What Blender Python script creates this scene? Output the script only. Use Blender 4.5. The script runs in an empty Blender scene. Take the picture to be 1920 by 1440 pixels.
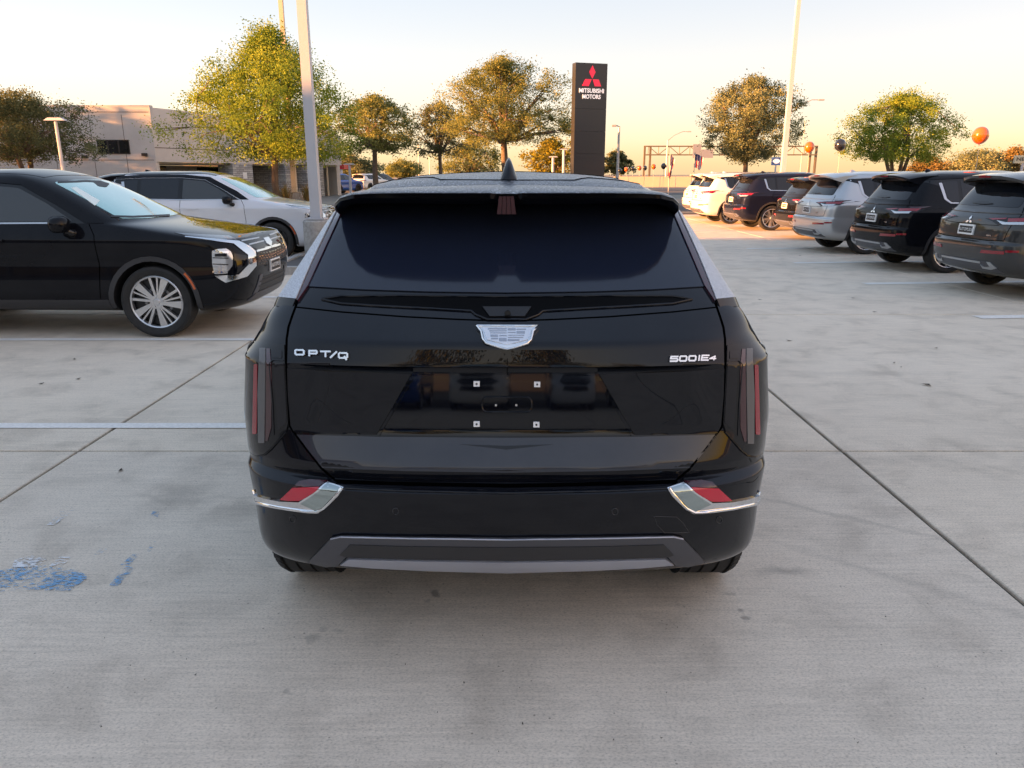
import bpy, bmesh, math, random
import numpy as np
from mathutils import Vector, Matrix, geometry
from mathutils.bvhtree import BVHTree
R = math.radians
sc = bpy.context.scene
COL = sc.collection

# ------------------------------------------------------------------ camera, sky, sun, exposure
CAM_H, PITCH, FPX = 1.65, R(15.5), 1420.0
cd = bpy.data.cameras.new('camera'); cam = bpy.data.objects.new('camera', cd); COL.objects.link(cam)
cam.location = (0, 0, CAM_H); cam.rotation_euler = (R(90) - PITCH, 0, 0)
cd.sensor_width = 36; cd.lens = 36 * FPX / 1920; cd.clip_start = .05; cd.clip_end = 4000
sc.camera = cam

SUN_EL, SUN_DIR = R(8.0), Vector((.965, .26, 0)).normalized()      # SUN_DIR: the way the light travels
SKY_G, SKY_S = .28, 2.3
world = bpy.data.worlds.new('World'); sc.world = world; world.use_nodes = True
wn = world.node_tree
sky = wn.nodes.new('ShaderNodeTexSky'); sky.sky_type = 'NISHITA'; sky.sun_disc = False
sky.sun_elevation = SUN_EL; sky.sun_rotation = math.atan2(SUN_DIR.x, -SUN_DIR.y)
sky.air_density = 1.0; sky.dust_density = 1.2; sky.ozone_density = 1.8
bg = wn.nodes['Background']; bg.inputs['Strength'].default_value = .15
gm = wn.nodes.new('ShaderNodeGamma'); gm.inputs['Gamma'].default_value = SKY_G      # evenly soft, hazy sky
hs = wn.nodes.new('ShaderNodeHueSaturation'); hs.inputs['Saturation'].default_value = SKY_S
wn.links.new(sky.outputs[0], gm.inputs['Color']); wn.links.new(gm.outputs[0], hs.inputs['Color']); wn.links.new(hs.outputs[0], bg.inputs['Color'])
sl = bpy.data.lights.new('sun', 'SUN'); sun = bpy.data.objects.new('sun', sl); COL.objects.link(sun)
sl.energy = 5.0; sl.angle = R(.6); sl.color = (1.0, .50, .17)
sd = Vector((SUN_DIR.x * math.cos(SUN_EL), SUN_DIR.y * math.cos(SUN_EL), -math.sin(SUN_EL)))
sun.rotation_euler = sd.to_track_quat('-Z', 'Y').to_euler()
sc.view_settings.view_transform = 'Standard'; sc.view_settings.look = 'None'
sc.view_settings.gamma = 1; sc.view_settings.exposure = 2.48
sc.view_settings.use_white_balance = True; sc.view_settings.white_balance_temperature = 7850; sc.view_settings.white_balance_tint = 32
sc.render.engine = 'CYCLES'; sc.cycles.use_denoising = True
sc.cycles.max_bounces = 5; sc.cycles.diffuse_bounces = 2; sc.cycles.glossy_bounces = 4; sc.cycles.transmission_bounces = 3; sc.cycles.transparent_max_bounces = 8
sc.cycles.use_adaptive_sampling = True; sc.cycles.adaptive_threshold = .03
sc.cycles.caustics_reflective = False; sc.cycles.caustics_refractive = False

# ------------------------------------------------------------------ pixel <-> place
CS, SN = math.cos(PITCH), math.sin(PITCH)
CAMP = Vector((0, 0, CAM_H))
def pray(px, py):
    u, v = (px - 960) / FPX, (py - 720) / FPX
    return Vector((u, CS - v * SN, -SN - v * CS))
def at(px, py, D):
    d = pray(px, py); return CAMP + d * (D / d.y)
def gnd(px, py):
    d = pray(px, py); return CAMP + d * (-CAM_H / d.z)

# ------------------------------------------------------------------ materials
MATS = {}
def mat(name, col=(.5, .5, .5), rough=.5, metal=0., coat=0., spec=.5, emis=None, es=0., trans=0., coat_rough=.03):
    if name in MATS: return MATS[name]
    m = bpy.data.materials.new(name); m.use_nodes = True
    b = m.node_tree.nodes['Principled BSDF']
    b.inputs['Base Color'].default_value = (*col, 1)
    b.inputs['Roughness'].default_value = rough
    b.inputs['Metallic'].default_value = metal
    b.inputs['Coat Weight'].default_value = coat
    b.inputs['Coat Roughness'].default_value = coat_rough
    b.inputs['Specular IOR Level'].default_value = spec
    b.inputs['Transmission Weight'].default_value = trans
    if emis: b.inputs['Emission Color'].default_value = (*emis, 1); b.inputs['Emission Strength'].default_value = es
    MATS[name] = m; return m
def nd(m, t, **kw):
    n = m.node_tree.nodes.new(t)
    for k, v in kw.items():
        if k in n.inputs.keys() if hasattr(n.inputs, 'keys') else False: n.inputs[k].default_value = v
        else: setattr(n, k, v)
    return n
def lk(m, a, b): m.node_tree.links.new(a, b)
def bs(m): return m.node_tree.nodes['Principled BSDF']
def ramp(m, fac, stops):
    r = nd(m, 'ShaderNodeValToRGB'); e = r.color_ramp.elements
    while len(e) < len(stops): e.new(.5)
    for i, (p, c) in enumerate(stops):
        e[i].position = p; e[i].color = (*c, 1) if len(c) == 3 else c
    lk(m, fac, r.inputs[0]); return r.outputs[0]
def noise(m, vec, scale, detail=4, rough=.55, dist=0.):
    n = nd(m, 'ShaderNodeTexNoise'); n.inputs['Scale'].default_value = scale
    n.inputs['Detail'].default_value = detail; n.inputs['Roughness'].default_value = rough
    n.inputs['Distortion'].default_value = dist
    if vec is not None: lk(m, vec, n.inputs['Vector'])
    return n.outputs[0]
def mixc(m, fac, a, b, mode='MIX'):
    n = nd(m, 'ShaderNodeMix', data_type='RGBA', blend_type=mode)
    for s, v in ((n.inputs[0], fac), (n.inputs[6], a), (n.inputs[7], b)):
        if isinstance(v, (int, float)): s.default_value = v
        elif isinstance(v, tuple): s.default_value = (*v, 1)
        else: lk(m, v, s)
    return n.outputs[2]
def mth(m, op, a, b=None, clamp=False):
    n = nd(m, 'ShaderNodeMath', operation=op, use_clamp=clamp)
    for s, v in ((n.inputs[0], a), (n.inputs[1], b)):
        if v is None: continue
        if isinstance(v, (int, float)): s.default_value = v
        else: lk(m, v, s)
    return n.outputs[0]
def wpos(m, sx=1, sy=1, sz=1):
    g = nd(m, 'ShaderNodeNewGeometry'); mp = nd(m, 'ShaderNodeMapping')
    mp.inputs['Scale'].default_value = (sx, sy, sz); lk(m, g.outputs['Position'], mp.inputs[0]); return mp.outputs[0]
def opos(m, sx=1, sy=1, sz=1):
    g = nd(m, 'ShaderNodeTexCoord'); mp = nd(m, 'ShaderNodeMapping')
    mp.inputs['Scale'].default_value = (sx, sy, sz); lk(m, g.outputs['Object'], mp.inputs[0]); return mp.outputs[0]
def bump(m, h, strength=.3, dist=.01):
    n = nd(m, 'ShaderNodeBump'); n.inputs['Strength'].default_value = strength; n.inputs['Distance'].default_value = dist
    lk(m, h, n.inputs['Height']); lk(m, n.outputs[0], bs(m).inputs['Normal'])

def paint(name, col, metal=0., rough=.25, dust=.03):
    if max(col) < .03: dust = min(dust, .010)
    m = mat(name, col, rough, metal, coat=1.0, coat_rough=.012, spec=0. if max(col) < .03 else .12)
    if max(col) < .03: bs(m).inputs['Coat IOR'].default_value = 1.42 if 'clean' in name else 1.30
    # thin dusty film: slightly uneven roughness and colour
    n = noise(m, opos(m), 5, 5, .6)
    lk(m, ramp(m, n, [(.35, col), (.8, tuple(c + dust * .35 for c in col))]), bs(m).inputs['Base Color'])
    n2 = noise(m, opos(m), 130, 3, .6)
    lk(m, mth(m, 'MULTIPLY', n2, .03), bs(m).inputs['Coat Roughness'])
    return m
P_BLACK = paint('paint_black', (.005, .0055, .008), 0, .3)
P_HERO = paint('paint_black_clean', (.004, .005, .0085), 0, .3, .02)
hn = noise(P_HERO, opos(P_HERO), 330, 2, .5); hc = bs(P_HERO).inputs['Base Color'].links[0].from_socket      # specks of dust
lk(P_HERO, mixc(P_HERO, ramp(P_HERO, hn, [(.70, (0, 0, 0)), (.76, (.6, .6, .6))]), hc, (.07, .07, .075)), bs(P_HERO).inputs['Base Color'])
P_GREY = paint('paint_dark_grey', (.034, .036, .038), .4, .35)
P_SILVER = paint('paint_silver', (.52, .54, .56), .75, .38)
P_NAVY = paint('paint_navy', (.008, .011, .028), .2, .3)
P_WHITE = paint('paint_white', (.78, .77, .75), 0, .3)
P_WHITE2 = paint('paint_pale_silver_white', (.66, .69, .74), .1, .35)
P_BLUE = paint('paint_blue', (.02, .10, .38), .2, .3)
GLASS = mat('tinted_glass', (.006, .008, .012), .03, 0, spec=.6)
GLASS_REAR = mat('rear_glass', (.012, .0175, .033), .09, 0, spec=.5)
GLASS_F = mat('front_side_glass', (.035, .042, .046), .03, 0, spec=.7)
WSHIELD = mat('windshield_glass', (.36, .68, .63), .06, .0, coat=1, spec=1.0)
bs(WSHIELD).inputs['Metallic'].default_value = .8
GLOSSBLK = mat('gloss_black_trim', (.004, .004, .005), .06, 0, spec=.5)
PIANO = mat('piano_black_panel', (.002, .0025, .005), .035, 0, spec=.5)
MATTE = mat('matte_black_plastic', (.014, .014, .016), .5)
CLAD = mat('grey_black_cladding', (.03, .03, .033), .55)
SEAM = mat('panel_gap_black', (.001, .001, .001), .9, spec=0)
CHROME = mat('chrome', (.82, .83, .85), .07, 1)
SATIN = mat('satin_silver', (.55, .56, .58), .32, 1)
SKIDGREY = mat('skid_grey', (.085, .087, .10), .38, .3)
SKIDSILV = mat('skid_silver_strip', (.46, .48, .55), .3, .6)
RUBBER = mat('tyre_rubber', (.016, .016, .017), .75)
n_ = noise(RUBBER, opos(RUBBER), 9, 4); lk(RUBBER, ramp(RUBBER, n_, [(.3, (.012, .012, .013)), (.8, (.028, .027, .026))]), bs(RUBBER).inputs['Base Color'])
ALLOY = mat('silver_alloy', (.62, .63, .65), .28, .9)
ALLOY_D = mat('dark_alloy', (.02, .02, .022), .25, .5)
ALLOY_M = mat('machined_alloy', (.45, .46, .48), .25, .9)
DISC = mat('brake_disc', (.25, .25, .26), .4, .9)
RED = mat('red_lens', (.30, .006, .016), .12, 0, coat=1)
REDREF = mat('red_reflector', (.62, .010, .035), .25, 0, coat=1)
n_ = noise(REDREF, opos(REDREF), 120, 2); bump(REDREF, n_, .2, .002)
REDDK = mat('dark_red_lens', (.045, .004, .010), .1, 0, coat=1)
SMOKE = mat('smoked_lens', (.014, .0145, .016), .05, 0, coat=1)
SMOKE2 = mat('smoked_grey_lens', (.018, .018, .021), .08, 0, coat=1)
STRIPG = mat('grey_light_guide', (.13, .125, .125), .25, 0, coat=1)
FROST = mat('dewy_clear_lens', (.62, .65, .70), .36, .15)
n_ = noise(FROST, opos(FROST), 260, 3, .7); bump(FROST, n_, .6, .004)
lk(FROST, ramp(FROST, n_, [(.35, (.34, .36, .40)), (.65, (.74, .78, .84))]), bs(FROST).inputs['Base Color'])
CLEAR = mat('clear_lamp', (.62, .64, .66), .12, .6, coat=1)
LAMPIN = mat('lamp_bezel', (.07, .07, .075), .2, .6, coat=1)
AMBER = mat('amber_lens', (.62, .10, .02), .25, 0, coat=1)
WHITEP = mat('white_plastic', (.8, .8, .8), .5)
BLACKP = mat('black_print', (.01, .01, .012), .5)
for m_ in (SMOKE, SMOKE2, STRIPG): bs(m_).inputs['Coat IOR'].default_value = 1.3; bs(m_).inputs['Specular IOR Level'].default_value = .1
# dew-covered roof paint
DEW = mat('dewy_black_roof', (.02, .022, .028), .34, 0, coat=.35, coat_rough=.25)
vo = nd(DEW, 'ShaderNodeTexVoronoi'); vo.inputs['Scale'].default_value = 170; lk(DEW, opos(DEW), vo.inputs['Vector'])
n_ = noise(DEW, opos(DEW), 120, 3, .8)
lk(DEW, ramp(DEW, n_, [(.42, (.022, .025, .032)), (.55, (.08, .088, .105)), (.66, (.50, .54, .60))]), bs(DEW).inputs['Base Color'])
bump(DEW, n_, .55, .004)

# ------------------------------------------------------------------ scene graph helpers
def tag(o, label=None, cat=None, group=None, kind=None):
    if label: o['label'] = label
    if cat: o['category'] = cat
    if group: o['group'] = group
    if kind: o['kind'] = kind
    return o
def empty(name, loc=(0, 0, 0), rz=0, parent=None):
    o = bpy.data.objects.new(name, None); COL.objects.link(o); o.empty_display_size = .2
    o.location = loc; o.rotation_euler = (0, 0, rz); o.parent = parent; return o
def mobj(name, me, m=None, parent=None, loc=(0, 0, 0), rz=0):
    o = bpy.data.objects.new(name, me); COL.objects.link(o); o.parent = parent
    o.location = loc; o.rotation_euler = (0, 0, rz)
    if m is not None and len(me.materials) == 0: me.materials.append(m)
    return o
def mesh(name, vs, fs, smooth=False, angle=None):
    me = bpy.data.meshes.new(name); me.from_pydata([tuple(v) for v in vs], [], fs); me.update()
    if smooth:
        me.shade_smooth()
        if angle: me.set_sharp_from_angle(angle=R(angle))
    return me
class MB:
    def __init__(s): s.v = []; s.f = []
    def add(s, vs, fs):
        o = len(s.v); s.v += [tuple(v) for v in vs]; s.f += [tuple(i + o for i in f) for f in fs]; return s
    def box(s, x0, x1, y0, y1, z0, z1):
        return s.add([(x0, y0, z0), (x1, y0, z0), (x1, y1, z0), (x0, y1, z0), (x0, y0, z1), (x1, y0, z1), (x1, y1, z1), (x0, y1, z1)],
                     [(0, 3, 2, 1), (4, 5, 6, 7), (0, 1, 5, 4), (1, 2, 6, 5), (2, 3, 7, 6), (3, 0, 4, 7)])
    def tube(s, pts, rad, n=8, caps=True):
        pts = [Vector(p) for p in pts]; rads = rad if isinstance(rad, (list, tuple)) else [rad] * len(pts)
        o = len(s.v); ref = Vector((.31, .17, .93))
        for i, p in enumerate(pts):
            t = (pts[min(i + 1, len(pts) - 1)] - pts[max(i - 1, 0)]).normalized()
            a = t.cross(ref)
            if a.length < .1: a = t.cross(Vector((1, 0, 0)))
            a.normalize(); b = t.cross(a)
            for k in range(n):
                an = 2 * math.pi * k / n; s.v.append(tuple(p + (a * math.cos(an) + b * math.sin(an)) * rads[i]))
        for i in range(len(pts) - 1):
            for k in range(n):
                k2 = (k + 1) % n; s.f.append((o + i * n + k, o + i * n + k2, o + (i + 1) * n + k2, o + (i + 1) * n + k))
        if caps:
            s.f.append(tuple(o + k for k in reversed(range(n)))); s.f.append(tuple(o + (len(pts) - 1) * n + k for k in range(n)))
        return s
    def lathe(s, prof, n=32, axis='z', c=(0, 0, 0), close=False):
        o = len(s.v)
        for (a, r) in prof:
            for k in range(n):
                t = 2 * math.pi * k / n; u, w = r * math.cos(t), r * math.sin(t)
                p = (u, w, a) if axis == 'z' else (a, u, w) if axis == 'x' else (u, a, w)
                s.v.append((p[0] + c[0], p[1] + c[1], p[2] + c[2]))
        m = len(prof)
        for i in range(m if close else m - 1):
            j = (i + 1) % m
            for k in range(n):
                k2 = (k + 1) % n; s.f.append((o + i * n + k, o + i * n + k2, o + j * n + k2, o + j * n + k))
        return s
    def prism(s, poly, fn, d):
        """poly 2D, fn(u,v)->Vector front, d = offset vector to the back"""
        n = len(poly); d = Vector(d)
        a = [Vector(fn(*p)) for p in poly]; vs = a + [p + d for p in a]
        return s.add(vs, [tuple(range(n)), tuple(reversed(range(n, 2 * n)))] + [(i, i + n, (i + 1) % n + n, (i + 1) % n) for i in range(n)])
    def mesh(s, name, smooth=False, angle=40, recalc=False):
        me = mesh(name, s.v, s.f, smooth, angle)
        if recalc:
            bm = bmesh.new(); bm.from_mesh(me); bmesh.ops.recalc_face_normals(bm, faces=bm.faces); bm.to_mesh(me); bm.free()
            if smooth: me.shade_smooth(); me.set_sharp_from_angle(angle=R(angle))
        return me
def text_mesh(txt, size, depth=.01, offset=0., shear=0., align='CENTER'):
    c = bpy.data.curves.new('txt', 'FONT'); c.body = txt; c.size = size; c.extrude = depth; c.offset = offset; c.shear = shear
    c.align_x = align; c.align_y = 'CENTER'; c.resolution_u = 3
    o = bpy.data.objects.new('txt', c); COL.objects.link(o)
    dg = bpy.context.evaluated_depsgraph_get(); me = bpy.data.meshes.new_from_object(o.evaluated_get(dg))
    bpy.data.objects.remove(o); me.materials.clear(); return me
def copy_tree(o, parent=None):
    c = o.copy(); COL.objects.link(c); c.parent = parent
    for ch in o.children: copy_tree(ch, c)
    return c

# ------------------------------------------------------------------ vehicle body lofting
XF = [0, .14, .28, .42, .56, .68, .78, .86, .92, .965, .99, 1.0]
def body_mesh(name, rows, creases, arches=(), well_r=.41, sub=2, tweak=None):
    """rows: (yr,zr,yf,zf,w,cr,cf,n) from the floor up; a ring in plan per row"""
    NS = 10; vs, fs = [], []
    def half(row):
        yr, zr, yf, zf, w, cr, cf, n = row; out = []
        for x in XF: out.append((w * x, yr + cr * (1 - max(0, 1 - x ** n) ** (1 / n))))
        y0, y1 = yr + cr, yf - cf
        for i in range(1, NS): out.append((w, y0 + (y1 - y0) * i / NS))
        for x in reversed(XF): out.append((w * x, yf - cf * (1 - max(0, 1 - x ** n) ** (1 / n))))
        return [(x, y, zr + (zf - zr) * max(0, min(1, (y - yr) / max(1e-6, yf - yr)))) for x, y in out]
    H = [half(r) for r in rows]
    if tweak: H = [[tweak(i, *p) for p in h] for i, h in enumerate(H)]
    nh = len(H[0]); ring = 2 * nh - 2
    for h in H:
        vs += h; vs += [(-x, y, z) for x, y, z in reversed(h[1:-1])]
    for i in range(len(rows) - 1):
        for k in range(ring):
            k2 = (k + 1) % ring; fs.append((i * ring + k, i * ring + k2, (i + 1) * ring + k2, (i + 1) * ring + k))
    me = bpy.data.meshes.new(name); me.from_pydata(vs, [], fs); me.update()
    bm = bmesh.new(); bm.from_mesh(me); bm.verts.ensure_lookup_table(); bm.edges.ensure_lookup_table()
    cl = bm.edges.layers.float.new('crease_edge')
    rowof = {}
    for e in bm.edges:
        a, b = e.verts[0].index, e.verts[1].index
        if a // ring == b // ring and (a // ring) in creases: e[cl] = creases[a // ring]
    bmesh.ops.remove_doubles(bm, verts=bm.verts, dist=1e-4)
    bmesh.ops.recalc_face_normals(bm, faces=bm.faces); bm.to_mesh(me); bm.free()
    o = bpy.data.objects.new('tmp', me); COL.objects.link(o)
    md = o.modifiers.new('s', 'SUBSURF'); md.levels = sub; md.render_levels = sub
    dg = bpy.context.evaluated_depsgraph_get(); full = bpy.data.meshes.new_from_object(o.evaluated_get(dg))
    o.data = full; o.modifiers.clear()
    return o, full
def cut_arches(o, full, name, paintm, arches, well_r, inner=.52):
    full.materials.clear(); full.materials.append(paintm)
    me = full.copy(); o.data = me; cutters = []
    for (y, z) in arches:
        for s in (-1, 1):
            b = MB(); a0, a1 = sorted((s * inner, s * 1.3))
            b.lathe([(a0, .001), (a0, well_r), (a1, well_r), (a1, .001)], 40, 'x', (0, y, z))
            cm = b.mesh('cut'); bm = bmesh.new(); bm.from_mesh(cm); bmesh.ops.remove_doubles(bm, verts=bm.verts, dist=.003)
            bmesh.ops.recalc_face_normals(bm, faces=bm.faces); bm.to_mesh(cm); bm.free()
            cm.materials.append(MATTE); c = bpy.data.objects.new('cut', cm); COL.objects.link(c); cutters.append(c)
            md = o.modifiers.new('b', 'BOOLEAN'); md.object = c; md.operation = 'DIFFERENCE'; md.solver = 'EXACT'; md.material_mode = 'TRANSFER'
    dg = bpy.context.evaluated_depsgraph_get(); res = bpy.data.meshes.new_from_object(o.evaluated_get(dg)); res.name = name
    for c in cutters: bpy.data.objects.remove(c)
    bpy.data.objects.remove(o)
    res.shade_smooth(); res.set_sharp_from_angle(angle=R(38)); return res

class Surf:
    """a body surface one can lay panels, lamps and glass on"""
    def __init__(s, me, matrix):
        me.calc_loop_triangles(); s.v = [v.co.copy() for v in me.vertices]; s.n = [v.normal.copy() for v in me.vertices]
        s.t = [tuple(t.vertices) for t in me.loop_triangles]; s.bvh = BVHTree.FromPolygons(s.v, s.t); s.M = matrix; s.Mi = matrix.inverted()
    def ray(s, proj, u, v):
        if proj == 'cam':
            o = s.Mi @ CAMP; d = (s.Mi.to_3x3() @ pray(u, v)).normalized()
        elif proj == 'side': o, d = Vector((4, u, v)), Vector((-1, 0, 0))
        elif proj == 'rear': o, d = Vector((u, -4, v)), Vector((0, 1, 0))
        elif proj == 'front': o, d = Vector((u, 12, v)), Vector((0, -1, 0))
        else: o, d = Vector((u, v, 6)), Vector((0, 0, -1))
        loc, nor, idx, dist = s.bvh.ray_cast(o, d)
        if loc is None:
            # slide to the silhouette
            t = 0.; best = None
            ref = {'side': 3.1, 'rear': 4.3, 'front': 7.6, 'top': 4.5}.get(proj)
            if ref is None: ref = (s.v[0] - o).dot(d)
            for k in range(-8, 9):
                q = s.bvh.find_nearest(o + d * (ref + k * .12))
                if q[0] is not None and (best is None or q[3] < best[3]): best = q
            loc, nor, idx, dist = best
        a, b, c = s.t[idx]
        nn = geometry.barycentric_transform(loc, s.v[a], s.v[b], s.v[c], s.n[a], s.n[b], s.n[c])
        if nn.length < 1e-6 or nn.length != nn.length: nn = nor
        nn = nn.normalized()
        if nn.dot(nor) < .5: nn = nor.copy()
        return loc, nn
def resample(poly, step):
    out = []
    for i, a in enumerate(poly):
        b = poly[(i + 1) % len(poly)]; L = math.hypot(b[0] - a[0], b[1] - a[1]); n = max(1, int(math.ceil(L / step)))
        out += [(a[0] + (b[0] - a[0]) * k / n, a[1] + (b[1] - a[1]) * k / n) for k in range(n)]
    return out
def round_poly(poly, r, n=3):
    out = []; m = len(poly)
    for i in range(m):
        p0, p, p1 = Vector(poly[i - 1]), Vector(poly[i]), Vector(poly[(i + 1) % m])
        a = (p0 - p); b = (p1 - p); ra = min(r, a.length * .45, b.length * .45)
        A = p + a.normalized() * ra; B = p + b.normalized() * ra
        for k in range(n + 1):
            t = k / n; q = A * (1 - t) ** 2 + p * 2 * t * (1 - t) + B * t * t; out.append((q.x, q.y))
    return out
def inpoly(x, y, poly):
    c = False; j = len(poly) - 1
    for i in range(len(poly)):
        xi, yi = poly[i]; xj, yj = poly[j]
        if (yi > y) != (yj > y) and x < (xj - xi) * (y - yi) / (yj - yi) + xi: c = not c
        j = i
    return c
def patch_mesh(S, name, poly, proj='cam', off=.004, step=None, depth=.012, offf=None, rnd=0, mirror=False):
    if rnd: poly = round_poly(poly, rnd)
    xs = [p[0] for p in poly]; ys = [p[1] for p in poly]; ext = max(max(xs) - min(xs), max(ys) - min(ys))
    if step is None: step = 7. if proj == 'cam' else .045
    step = max(min(step, ext / 3), ext / 60)
    bd = resample(poly, step); pts = [Vector(p) for p in bd]; nb = len(pts)
    gx = min(xs) + step * .5
    while gx < max(xs):
        gy = min(ys) + step * .5
        while gy < max(ys):
            if inpoly(gx, gy, bd) and min((gx - b[0]) ** 2 + (gy - b[1]) ** 2 for b in bd) > (step * .45) ** 2: pts.append(Vector((gx, gy)))
            gy += step
        gx += step
    ov, oe, of, ovi, oei, ofi = geometry.delaunay_2d_cdt(pts, [(i, (i + 1) % nb) for i in range(nb)], [], 1, step * 1e-4)
    top, nor = [], []
    for p in ov:
        l, n = S.ray(proj, p.x, p.y); o = off + (offf(p.x, p.y, l) if offf else 0)
        top.append(l + n * o); nor.append(n)
    # face orientation
    fs = []
    for f in of:
        a, b, c = top[f[0]], top[f[1]], top[f[2]]
        fs.append(tuple(f) if (b - a).cross(c - a).dot(nor[f[0]]) > 0 else tuple(reversed(f)))
    if offf:
        acc = [Vector() for _ in top]
        for f in fs:
            q = (top[f[1]] - top[f[0]]).cross(top[f[2]] - top[f[0]])
            for i in f: acc[i] += q
        nor2 = [a.normalized() if a.length > 0 else n for a, n in zip(acc, nor)]
    else: nor2 = nor
    # skirt
    cnt = {}
    for f in fs:
        for i in range(len(f)):
            e = (f[i], f[(i + 1) % len(f)]); cnt[e] = cnt.get(e, 0) + 1
    be = [e for e in cnt if (e[1], e[0]) not in cnt]
    vs = list(top); ns = list(nor2)
    for a, b in be:
        e = (top[b] - top[a]); out = e.cross(nor[a])
        out = out.normalized() if out.length > 1e-9 else nor[a]
        k = len(vs); dp = depth + (offf(ov[a].x, ov[a].y, top[a]) if offf else 0); dq = depth + (offf(ov[b].x, ov[b].y, top[b]) if offf else 0)
        vs += [top[a], top[b], top[b] - nor[b] * dq, top[a] - nor[a] * dp]; ns += [out] * 4
        fs.append((k + 1, k, k + 3, k + 2))
    if mirror:
        vs = [Vector((-v.x, v.y, v.z)) for v in vs]; ns = [Vector((-n.x, n.y, n.z)) for n in ns]; fs = [tuple(reversed(f)) for f in fs]
    me = bpy.data.meshes.new(name); me.from_pydata(vs, [], fs); me.update(); me.shade_smooth()
    me.normals_split_custom_set_from_vertices([tuple(n) for n in ns]); return me
def strip_poly(line, w):
    """2D band of width w along a polyline"""
    L = [Vector(p) for p in line]; a, b = [], []
    for i, p in enumerate(L):
        t = (L[min(i + 1, len(L) - 1)] - L[max(i - 1, 0)]).normalized(); n = Vector((-t.y, t.x)) * w / 2
        a.append(tuple(p + n)); b.append(tuple(p - n))
    return a + b[::-1]
def part(S, root, name, poly, m, proj='cam', off=.004, both=True, mirror_only=False, **kw):
    out = []
    for mir in ((False, True) if both else (mirror_only,)):
        me = patch_mesh(S, name, poly, proj, off, mirror=mir, **kw); out.append(mobj(name, me, m, root))
    return out
def line3(S, root, name, line, m, proj='cam', rad=.004, off=0., both=True, n=6):
    pts = []
    for i in range(len(line) - 1):
        a, b = line[i], line[i + 1]; k = max(1, int(math.hypot(b[0] - a[0], b[1] - a[1]) / (10 if proj == 'cam' else .06)))
        pts += [(a[0] + (b[0] - a[0]) * j / k, a[1] + (b[1] - a[1]) * j / k) for j in range(k)]
    pts.append(line[-1]); P = []
    for p in pts:
        l, nn = S.ray(proj, *p); P.append(l + nn * off)
    out = []
    for s in ((1, -1) if both else (1,)):
        me = MB().tube([(s * q.x, q.y, q.z) for q in P], rad, n).mesh(name, True, 60); out.append(mobj(name, me, m, root))
    return out

# ------------------------------------------------------------------ wheels
def tyre_mesh(rad=.37, w=.235, rim=.235, groove=False):
    h = w / 2
    prof = [(-h * .80, rim), (-h * .95, rim + .02), (-h, rim + .065), (-h * .97, rad - .035), (-h * .88, rad - .008)]
    if groove:
        g = [-.62, -.22, .22, .62]; gw = .05
        for q in g: prof += [((q - gw) * h, rad), ((q - gw) * h, rad - .010), ((q + gw) * h, rad - .010), ((q + gw) * h, rad)]
    else: prof += [(-h * .6, rad), (h * .6, rad)]
    prof += [(h * .88, rad - .008), (h * .97, rad - .035), (h, rad + .065 - (rad - rim)), (h * .95, rim + .02), (h * .80, rim)]
    b = MB().lathe(prof, 56, 'x')
    if groove:   # lateral sipes as raised shoulder blocks
        for k in range(64):
            a = 2 * math.pi * k / 64
            for s in (-1, 1):
                x0, x1 = sorted((s * h * .70, s * h * .93)); da = .032
                vs = []
                for (x, rr) in ((x0, rad + .003), (x1, rad - .012), (x1, rad - .03), (x0, rad - .02)):
                    for t in (a - da, a + da): vs.append((x, rr * math.cos(t), rr * math.sin(t)))
                b.add(vs, [(0, 1, 3, 2), (2, 3, 5, 4), (0, 2, 4, 6), (1, 7, 5, 3)])
    return b.mesh('tyre', True, 35, recalc=not groove)
def spoke_ring(n, r0, r1, w0, w1, x0, x1, xb, twist=0., phase=0.):
    b = MB()
    for k in range(n):
        a = 2 * math.pi * (k + phase) / n
        def P(x, r, off, tw): 
            t = a + tw; c, s = math.cos(t), math.sin(t); return (x, r * c - off * s, r * s + off * c)
        v = [P(x0, r0, -w0, 0), P(x0, r0, w0, 0), P(x1, r1, w1, twist), P(x1, r1, -w1, twist),
             P(xb, r0, -w0 * 1.15, 0), P(xb, r0, w0 * 1.15, 0), P(xb, r1, w1 * 1.15, twist), P(xb, r1, -w1 * 1.15, twist)]
        b.add(v, [(0, 1, 2, 3), (4, 7, 6, 5), (0, 4, 5, 1), (1, 5, 6, 2), (2, 6, 7, 3), (3, 7, 4, 0)])
    return b
def join(*bs_):
    r = MB()
    for b in bs_: r.add(b.v, b.f)
    return r
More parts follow.
